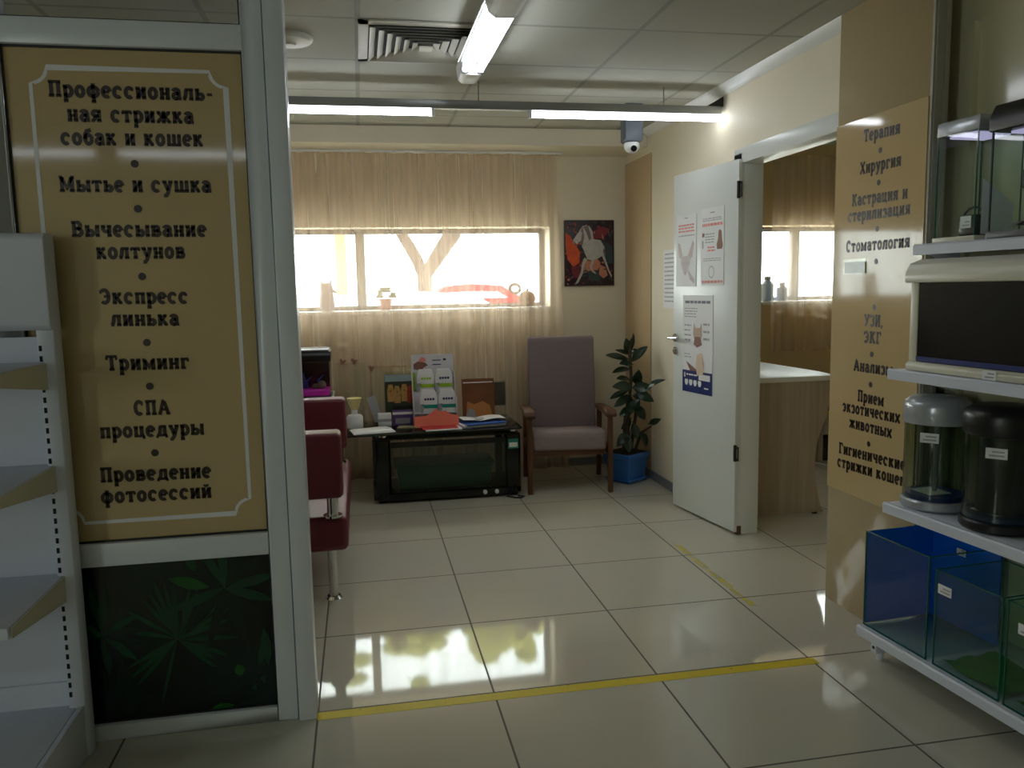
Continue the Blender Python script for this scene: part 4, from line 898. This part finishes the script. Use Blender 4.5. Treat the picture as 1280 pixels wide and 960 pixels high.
for i in range(16):
    a = i*2.4; r_ = .04+.03*(i % 3)/2; c = Vector((math.cos(a)*r_, math.sin(a)*r_*.6, .1+.02*(i % 4))); mb.ell(c, .022, .02, .012, 8, 6)
mb.build('foliage', M('sill_leaf', (70, 90, 50), .6), t)
t = thing('straw_ball', 'round brown woven ball on the right end of the street window sill', 'ornament', (1.475, 3.53, ZS)); MB().ell((0, 0, .062), .07, .06, .062).build('ball', M('woven_straw', (140, 92, 54), .8, noise=.4, scale=40, bump=.8), t); MB().cyl((0, 0, .12), (.01, 0, .14), .012, .006, 8).build('stalk', m_brown, t)
t = thing('heart_ornament', 'small wicker wreath on a stick beside the woven ball on the sill', 'ornament', (1.385, 3.55, ZS)); mb = MB(); mb.tube([(.04*math.cos(a), 0, .14+.035*math.sin(a)) for a in [i*PI/8 for i in range(17)]], .013, 8); mb.build('wreath', M('wicker_grey', (120, 100, 96), .8, bump=.6), t); MB().cyl((0, 0, 0), (0, 0, .11), .005, n=8).build('stick', m_brown, t); B(-.035, .035, -.03, .03, 0, .012).build('foot', m_brown, t)

# ------------------------------------------------------------------ the street
struct('ground_street', B(-30, 40, 3.75, 70, -.12, -.06), m_asph)
struct('ground_parking', B(-10, 20, 18, 30, -.12, .09), m_asph)
t = thing('street_tree', 'forked tree trunk standing outside the middle of the street window', 'tree', (1.12, 9, -.06))
mb = MB(); mb.tube([(.02, 0, 0), (.0, 0, 1.2), (.0, 0, 1.75)], [.15, .11, .1], 12); mb.tube([(-.01, 0, 1.66), (-.1, 0, 1.9), (-.3, 0, 2.25), (-.6, .1, 3.2)], [.085, .085, .08, .06], 10); mb.tube([(.01, 0, 1.66), (.14, 0, 1.85), (.42, 0, 2.25), (.75, -.1, 3.4)], [.085, .1, .125, .09], 10)
mb.build('trunk', m_bark, t)
mb = MB(); r = random.Random(2)
for i in range(70): mb.ell((r.uniform(-1.5, 1.6), r.uniform(-.8, .8), r.uniform(2.9, 4.2)), .3*r.uniform(.4, 1), .25*r.uniform(.4, 1), .16*r.uniform(.4, 1), 8, 6)
mb.build('crown', m_foliage, t)
t = thing('street_tree', 'slender tree trunk standing outside the left pane of the street window', 'tree', (-.11, 12.6, -.06))
mb = MB(); mb.tube([(0, 0, 0), (.0, 0, 2.4), (.02, 0, 4)], [.12, .1, .07], 10); mb.build('trunk', M('pale_bark', (176, 130, 84), .9), t)
mb = MB()
for i in range(50): mb.ell((r.uniform(-1.2, 1.2), r.uniform(-.7, .7), r.uniform(2.85, 4.2)), .28*r.uniform(.4, 1), .25*r.uniform(.4, 1), .15*r.uniform(.4, 1), 8, 6)
mb.build('crown', m_foliage, t)
m_carglass = M('car_glass', (190, 198, 204), .05)
def car(label, loc, paint, rz=0):
    t = thing('parked_car', label, 'car', loc, rz)
    pr = [(-2.1, .28), (-2.15, .6), (-2.0, .86), (-1.2, .98), (-.6, 1.4), (.2, 1.47), (1.1, 1.4), (1.75, 1.0), (2.05, .92), (2.1, .5), (2.05, .28)]
    mb = MB(); mb.prism(pr, 'y', -.85, .85); mb.build('body', paint, t, bev=.06, seg=3)
    mb = MB(); mb.prism([(-.95, 1.04), (-.55, 1.3), (.2, 1.36), (1.0, 1.3), (1.4, 1.04)] if paint is not m_carred else [(-.85, 1.04), (-.5, 1.22), (.2, 1.24), (.95, 1.22), (1.25, 1.04)], 'y', -.862, .862); mb.build('side_glass', m_carglass, t)
    for x in (-1.35, 1.3):
        for yy in (-.8, .8): mb = MB(); mb.cyl((x, yy-.1, .32), (x, yy+.1, .32), .32); mb.build('wheel', m_blackp, t, bev=.03)
    for yy in (-.55, .55): B(-2.165, -2.1, yy-.2, yy+.2, .62, .76).build('headlight', m_paper, t, bev=.02)
car('white car parked close outside the middle of the street window', (.35, 7.0, -.06), m_carwhite)
car('red car parked farther off outside the street window', (3.3, 22.0, .09), m_carred)

# ------------------------------------------------------------------ right-hand shop rack with aquariums
GA = math.radians(4.5); GO = (1.962, -.062, 0)
g = thing('aquarium_rack', 'white shelving rack full of aquariums along the right wall', 'shelving', GO, GA)
YE = -1.7
B(.40, .43, YE, .345, .05, 2.49).build('back_panel', m_wallshop, g)
for yy in (-.03, YE+.0):
    B(.375, .40, yy, yy+.03, .0, 2.3).build('upright', m_wallshop, g)
    mb = MB(); mb.prism([(.06, .03), (.06, .1), (.4, .1), (.4, .02)], 'y', yy, yy+.028); mb.cyl((.09, yy+.014, 0), (.09, yy+.014, .032), .012, n=10); ft = mb.build('foot_bracket', m_gond, g)
    mb = MB()
    for z in (.045, .065, .085): mb.box(.058, .0598, yy+.009, yy+.019, z, z+.01)
    mb.build('slots', m_slot, ft)
def gshelf(x0, z, rail=True):
    mb = MB(); mb.box(x0+.01, .40, YE, 0, z-.03, z); s = mb.build('shelf', m_gond, g, bev=.002)
    mb = MB(); mb.prism([(x0-.004, z-.036), (x0-.006, z-.004), (x0, z+.002), (x0+.012, z+.001), (x0+.012, z-.036)], 'y', YE, 0); mb.build('price_rail', m_gond, s)
    for k_ in (0, 1):
        mb = MB(); mb.prism([(x0+.04, z-.03), (.40, z-.03), (.40, z-.1)], 'y', -.012 if k_ == 0 else YE+.01, -.008 if k_ == 0 else YE+.014); mb.build('bracket', m_gond, s)
gshelf(0.0, .14); gshelf(.095, .597); gshelf(.095, 1.09); gshelf(.185, 1.53)
RG = Matrix.Translation(Vector(GO)) @ Matrix.Rotation(GA, 4, 'Z')
def gt(name, label, cat, x, y, z, group=None):
    p = RG @ Vector((x, y, z)); return thing(name, label, cat, tuple(p), GA, group)
def sticker(t, x, y, z, wd=.055, hh=.032, ax='x'):
    s = (B(x-.0012, x, y-wd/2, y+wd/2, z, z+hh) if ax == 'x' else B(x-wd/2, x+wd/2, y-.0012, y, z, z+hh)).build('price_label', m_paper, t)
    mb = MB()
    for i in range(2): mb.box(x-.0018, x-.0013, y-wd/2+.006, y+wd/2-.01-.01*i, z+.007+.011*i, z+.012+.011*i) if ax == 'x' else mb.box(x-wd/2+.006, x+wd/2-.01, y-.0018, y-.0013, z+.007+.011*i, z+.012+.011*i)
    mb.build('print', m_papergrey, s)
def tank(label, x, y1, y0, dx, h, z=.1415, blue=False):
    t = gt('glass_tank', label, 'tank', x, (y0+y1)/2, z, 'glass tanks on the bottom shelf'); a, b = (y0-y1)/2, (y1-y0)/2; a, b = min(a, b), max(a, b); e = .006
    B(0, dx, a, b, 0, e).build('bottom', m_green, t)
    B(0, e, a, b, e, h).build('front_pane', m_green, t); B(dx-e, dx, a, b, e, h).build('back_pane', m_blue if blue else m_green, t)
    B(e, dx-e, b-e, b, e, h).build('left_pane', m_blue if blue else m_green, t); B(e, dx-e, a, a+e, e, h).build('right_pane', m_green, t)
    mb = MB()
    for yy in (a, b-.003): mb.box(-.0006, .004, yy-.0004, yy+.0034, 0, h+.0006)
    mb.box(-.0006, .004, a, b, h-.002, h+.001); mb.box(-.0006, .004, a, b, 0, .004); mb.box(dx-.004, dx+.0006, a, b, h-.002, h+.001)
    for yy in (a, b-.004): mb.box(0, dx, yy-.0004, yy+.004, h-.002, h+.001)
    mb.build('pane_edges', m_edge, t); return t
t1 = tank('glass tank with blue film on its walls at the end of the bottom shelf', .02, -.004, -.31, .3, .355, blue=True)
t2 = tank('smaller glass tank next to the blue one with a price tag on its front', .02, -.34, -.60, .28, .325); sticker(t2, 0, .09, .25)
t3 = tank('glass tank on the bottom shelf cut by the photo edge holding a green mat', .02, -.615, -1.05, .28, .325); sticker(t3, 0, .15, .24)
sticker(t1, .28, .0, .28, .04, .025)
for tt_, ya, yb in ((t2, -.118, .118), (t3, -.2, .2)):
    mb = MB().sheet([[(.03+.21*i/8, ya+(yb-ya)*j/8, .012+.006*math.sin(i*1.7+j)) for i in range(9)] for j in range(9)])
    p = RG @ Vector((.02, 0, 0)); o = mb.build('turf_mat', m_mat, None); o.location = tt_.location; o.rotation_euler = tt_.rotation_euler
    tag(o, 'green turf mat lying inside the smaller tagged glass tank' if tt_ is t2 else 'green turf mat inside the glass tank at the photo edge', 'mat')
    o.location.z += .0
def cylinder_tank(label, x, y, r_, h, topm, basem, watr):
    t = gt('cylinder_aquarium', label, 'aquarium', x+.012, y, .5995)
    MB().lathe([(r_*.97, 0), (r_*1.03, .008), (r_*1.03, .028), (r_*.98, .034), (0, .034)], n=48).build('base', basem, t)
    MB().lathe([(r_*.94, .0345), (r_*.97, .04), (r_*.97, h-.09), (r_*.955, h-.09), (r_*.955, .04)], n=48).build('tube_wall', m_cyl, t)
    MB().lathe([(r_*1.0, h-.095), (r_*1.02, h-.09), (r_*1.02, h-.035), (r_*.98, h-.02), (r_*.8, h-.004), (r_*.3, h), (0, h)], n=48).build('lid', topm, t, ang=40)
    MB().lathe([(r_*.9, .0345), (r_*.9, .05), (0, .05)], n=40).build('inner_floor', watr, t)
    B(-r_*.5, r_*.3, -r_*.4, r_*.5, .051, .054).build('leaflet', m_paper, t)
    return t
c1 = cylinder_tank('clear cylinder aquarium with silver lid on the middle shelf beside the pillar sign', .212, -.10, .108, .40, m_silver, m_silver, M('blue_tray', (24, 60, 130), .4)); 
c2 = cylinder_tank('dark cylinder aquarium with black lid beside the silver lidded one', .215, -.375, .115, .405, m_blackp, m_blackp, M('blue_tray_dark', (30, 50, 100), .4))
MB().lathe([(.07, .055), (.07, .3), (0, .3)], n=32).build('filter_column', m_dark, c2)
MB().lathe([(.008, .055), (.008, .3), (0, .3)], n=12).build('filter_pipe', m_greyp, c1)
for c, r_ in ((c1, .108), (c2, .115)):
    a = math.radians(215); p = Vector((math.cos(a)*r_*.985, math.sin(a)*r_*.985, .245))
    mb = B(-.001, .0, -.03, .03, 0, .034); mb.xf(Matrix.Translation(p) @ Matrix.Rotation(a+PI, 4, 'Z')); mb.build('price_label', m_paper, c)
    mb = MB(); mb.box(-.0018, -.0012, -.022, .02, .008, .013); mb.box(-.0018, -.0012, -.022, .012, .02, .025)
    mb.xf(Matrix.Translation(p) @ Matrix.Rotation(a+PI, 4, 'Z')); mb.build('label_print', m_papergrey, c)
# cream hooded aquarium with dark glass
t = gt('hooded_aquarium', 'cream hooded aquarium with dark glass front on the shelf above the cylinders', 'aquarium', .125, -.06, 1.092)
Lq = -.75
mb = MB(); mb.prism([(-.012, 0), (-.014, .02), (.0, .032), (.25, .032), (.25, 0)], 'y', Lq, 0); mb.build('base', m_gondcream, t, bev=.004)
mb = MB(); mb.prism([(-.03, .305), (-.03, .335), (-.012, .37), (.03, .385), (.22, .385), (.25, .36), (.25, .305)], 'y', Lq, .0); mb.build('hood', m_gondcream, t, bev=.006)
B(.0, .245, -.035, -.0, .032, .305).build('end_post', m_gondcream, t, bev=.004)
m_dkglass = M('dark_glass', (10, 12, 20), .05, noise=.05, spec=.25)
B(.004, .24, Lq, -.035, .032, .305).build('tank', m_dkglass, t); B(-.0005, .0038, Lq, -.036, .034, .05).build('blue_line', m_navy, t)
sticker(t, -.014, -.36, .0, .05, .03)
# clear aquarium with grey hood
t = gt('grey_hood_aquarium', 'narrow clear aquarium with grey hood on the top shelf next to the pillar', 'aquarium', .20, -.075, 1.5325)
B(-.005, .19, -.175, .005, 0, .016).build('base', m_gondcream, t, bev=.002); B(0, .185, -.17, 0, .016, .355).build('tank', m_green, t)
mb = MB(); mb.prism([(-.004, .355), (.188, .355), (.18, .402), (.0, .402)], 'y', -.175, .005); mb.build('hood', m_silver, t, bev=.004)
B(.02, .16, -.14, -.03, .346, .354).build('light_bar', m_led, t)
mb = MB()
for xx in (-.0008, .182):
    for yy in (-.1706, -.0028): mb.box(xx, xx+.0038, yy, yy+.0034, .016, .355)
mb.build('pane_edges', m_edge, t)
mb = MB(); mb.box(.05, .11, -.12, -.05, .018, .09); mb.build('filter', m_blackp, t, bev=.008)
mb = MB(); mb.tube([(.08, -.05+.0, .05)]+[(.08, -.085+.05*math.cos(a), .06+.055*math.sin(a)) for a in [i*PI/8 for i in range(9)]], .004, 6); mb.build('cord', m_blackp, t)
sticker(t, .048, -.085, .045, .045, .04)
mb = MB(); mb.poly([(.03, -.165, .02), (.16, -.165, .02), (.16, -.165, .12), (.08, -.165, .17), (.03, -.165, .2)]); mb.build('leaflet', m_paper, t)
# black hooded aquarium
t = gt('black_aquarium', 'black framed aquarium with black hood at the photo edge of the top shelf', 'aquarium', .19, -.31, 1.5325)
B(-.005, .2, -.5, .005, 0, .022).build('base', m_blackp, t, bev=.002); B(0, .195, -.495, 0, .022, .335).build('tank', m_glass, t)
mb = MB(); 
for yy in (-.495, -.005): mb.box(-.002, .003, yy, yy+.005, .022, .335)
mb.build('corner_strip', m_dark, t)
mb = MB(); mb.prism([(-.012, .33), (-.012, .375), (.01, .415), (.19, .415), (.205, .375), (.205, .33)], 'y', -.5, .006); mb.build('hood', m_blackp, t, bev=.006)
B(.03, .17, -.4, -.04, .321, .329).build('light_bar', m_led, t)
mb = MB(); mb.box(.06, .1, -.1, -.06, .15, .21); mb.cyl((.08, -.08, .11), (.08, -.08, .15), .02, n=12); mb.build('pump', m_blackp, t, bev=.004)
mb = MB(); mb.tube([(.08, -.08, .325), (.08, -.08, .21)], .003, 6); mb.tube([(.08, -.08, .12), (.09, -.1, .08), (.1, -.15, .03)], .003, 6); mb.build('cord', m_dark, t)
mb = MB().sheet([[(.02+.15*i/8, -.05-.4*j/12, .024+.03*random.random()) for i in range(9)] for j in range(13)]); mb.build('gravel', M('grey_gravel', (110, 112, 108), .9, noise=.4, scale=80), t)

# ------------------------------------------------------------------ left-hand empty shelf rack
g = thing('empty_rack', 'empty white perforated shop rack standing before the left partition', 'shelving', (-.672, -.05, 0))
XL = -1.5
B(XL, -.03, -.04, -.02, .1, 1.29).build('back_panel', m_gond, g)
mb = MB(); mb.prism([(-.022, -.012), (-.05, -.012), (-.05, -.07), (-.03, -.07), (-.008, -.06), (-.002, -.045), (-.002, -.012)], 'z', 0, 1.585)
up = mb.build('upright', m_gond, g, bev=.002)
mb = MB()
for i in range(36):
    z = .2+.03*i
    if z < 1.26: mb.box(-.046, -.038, -.0712, -.068, z, z+.016)
mb.build('slots', m_slot, up)
mb = MB(); mb.prism([(-.012, 1.31), (-.075, 1.31), (-.09, 1.325), (-.09, 1.57), (-.075, 1.585), (-.012, 1.585)], 'x', XL, -.004); mb.build('header_panel', m_gond, g, bev=.006)
mb = MB(); mb.box(XL, -.03, -.5, -.04, .03, .165); bs = mb.build('base_shelf', m_gond, g, bev=.004)
B(-.028, -.012, -.5, -.04, 0, .165).build('base_end', m_gond, bs, bev=.002)
B(XL, -.03, -.05, -.042, .165, .24).build('back_kick', m_gond, bs)
for z in (.58, .915, 1.217):
    mb = MB(); mb.box(XL, -.035, -.445, -.045, z-.025, z); mb.prism([(-.445, z-.03), (-.46, z-.028), (-.46, z+.002), (-.445, z+.002)], 'x', XL, -.035); s = mb.build('shelf', m_gond, g, bev=.002)
    mb = MB(); mb.prism([(-.445, z-.002), (-.445, z-.03), (-.07, z-.08), (-.07, z-.002)], 'x', -.034, -.030); mb.build('bracket', m_gondcream, s)
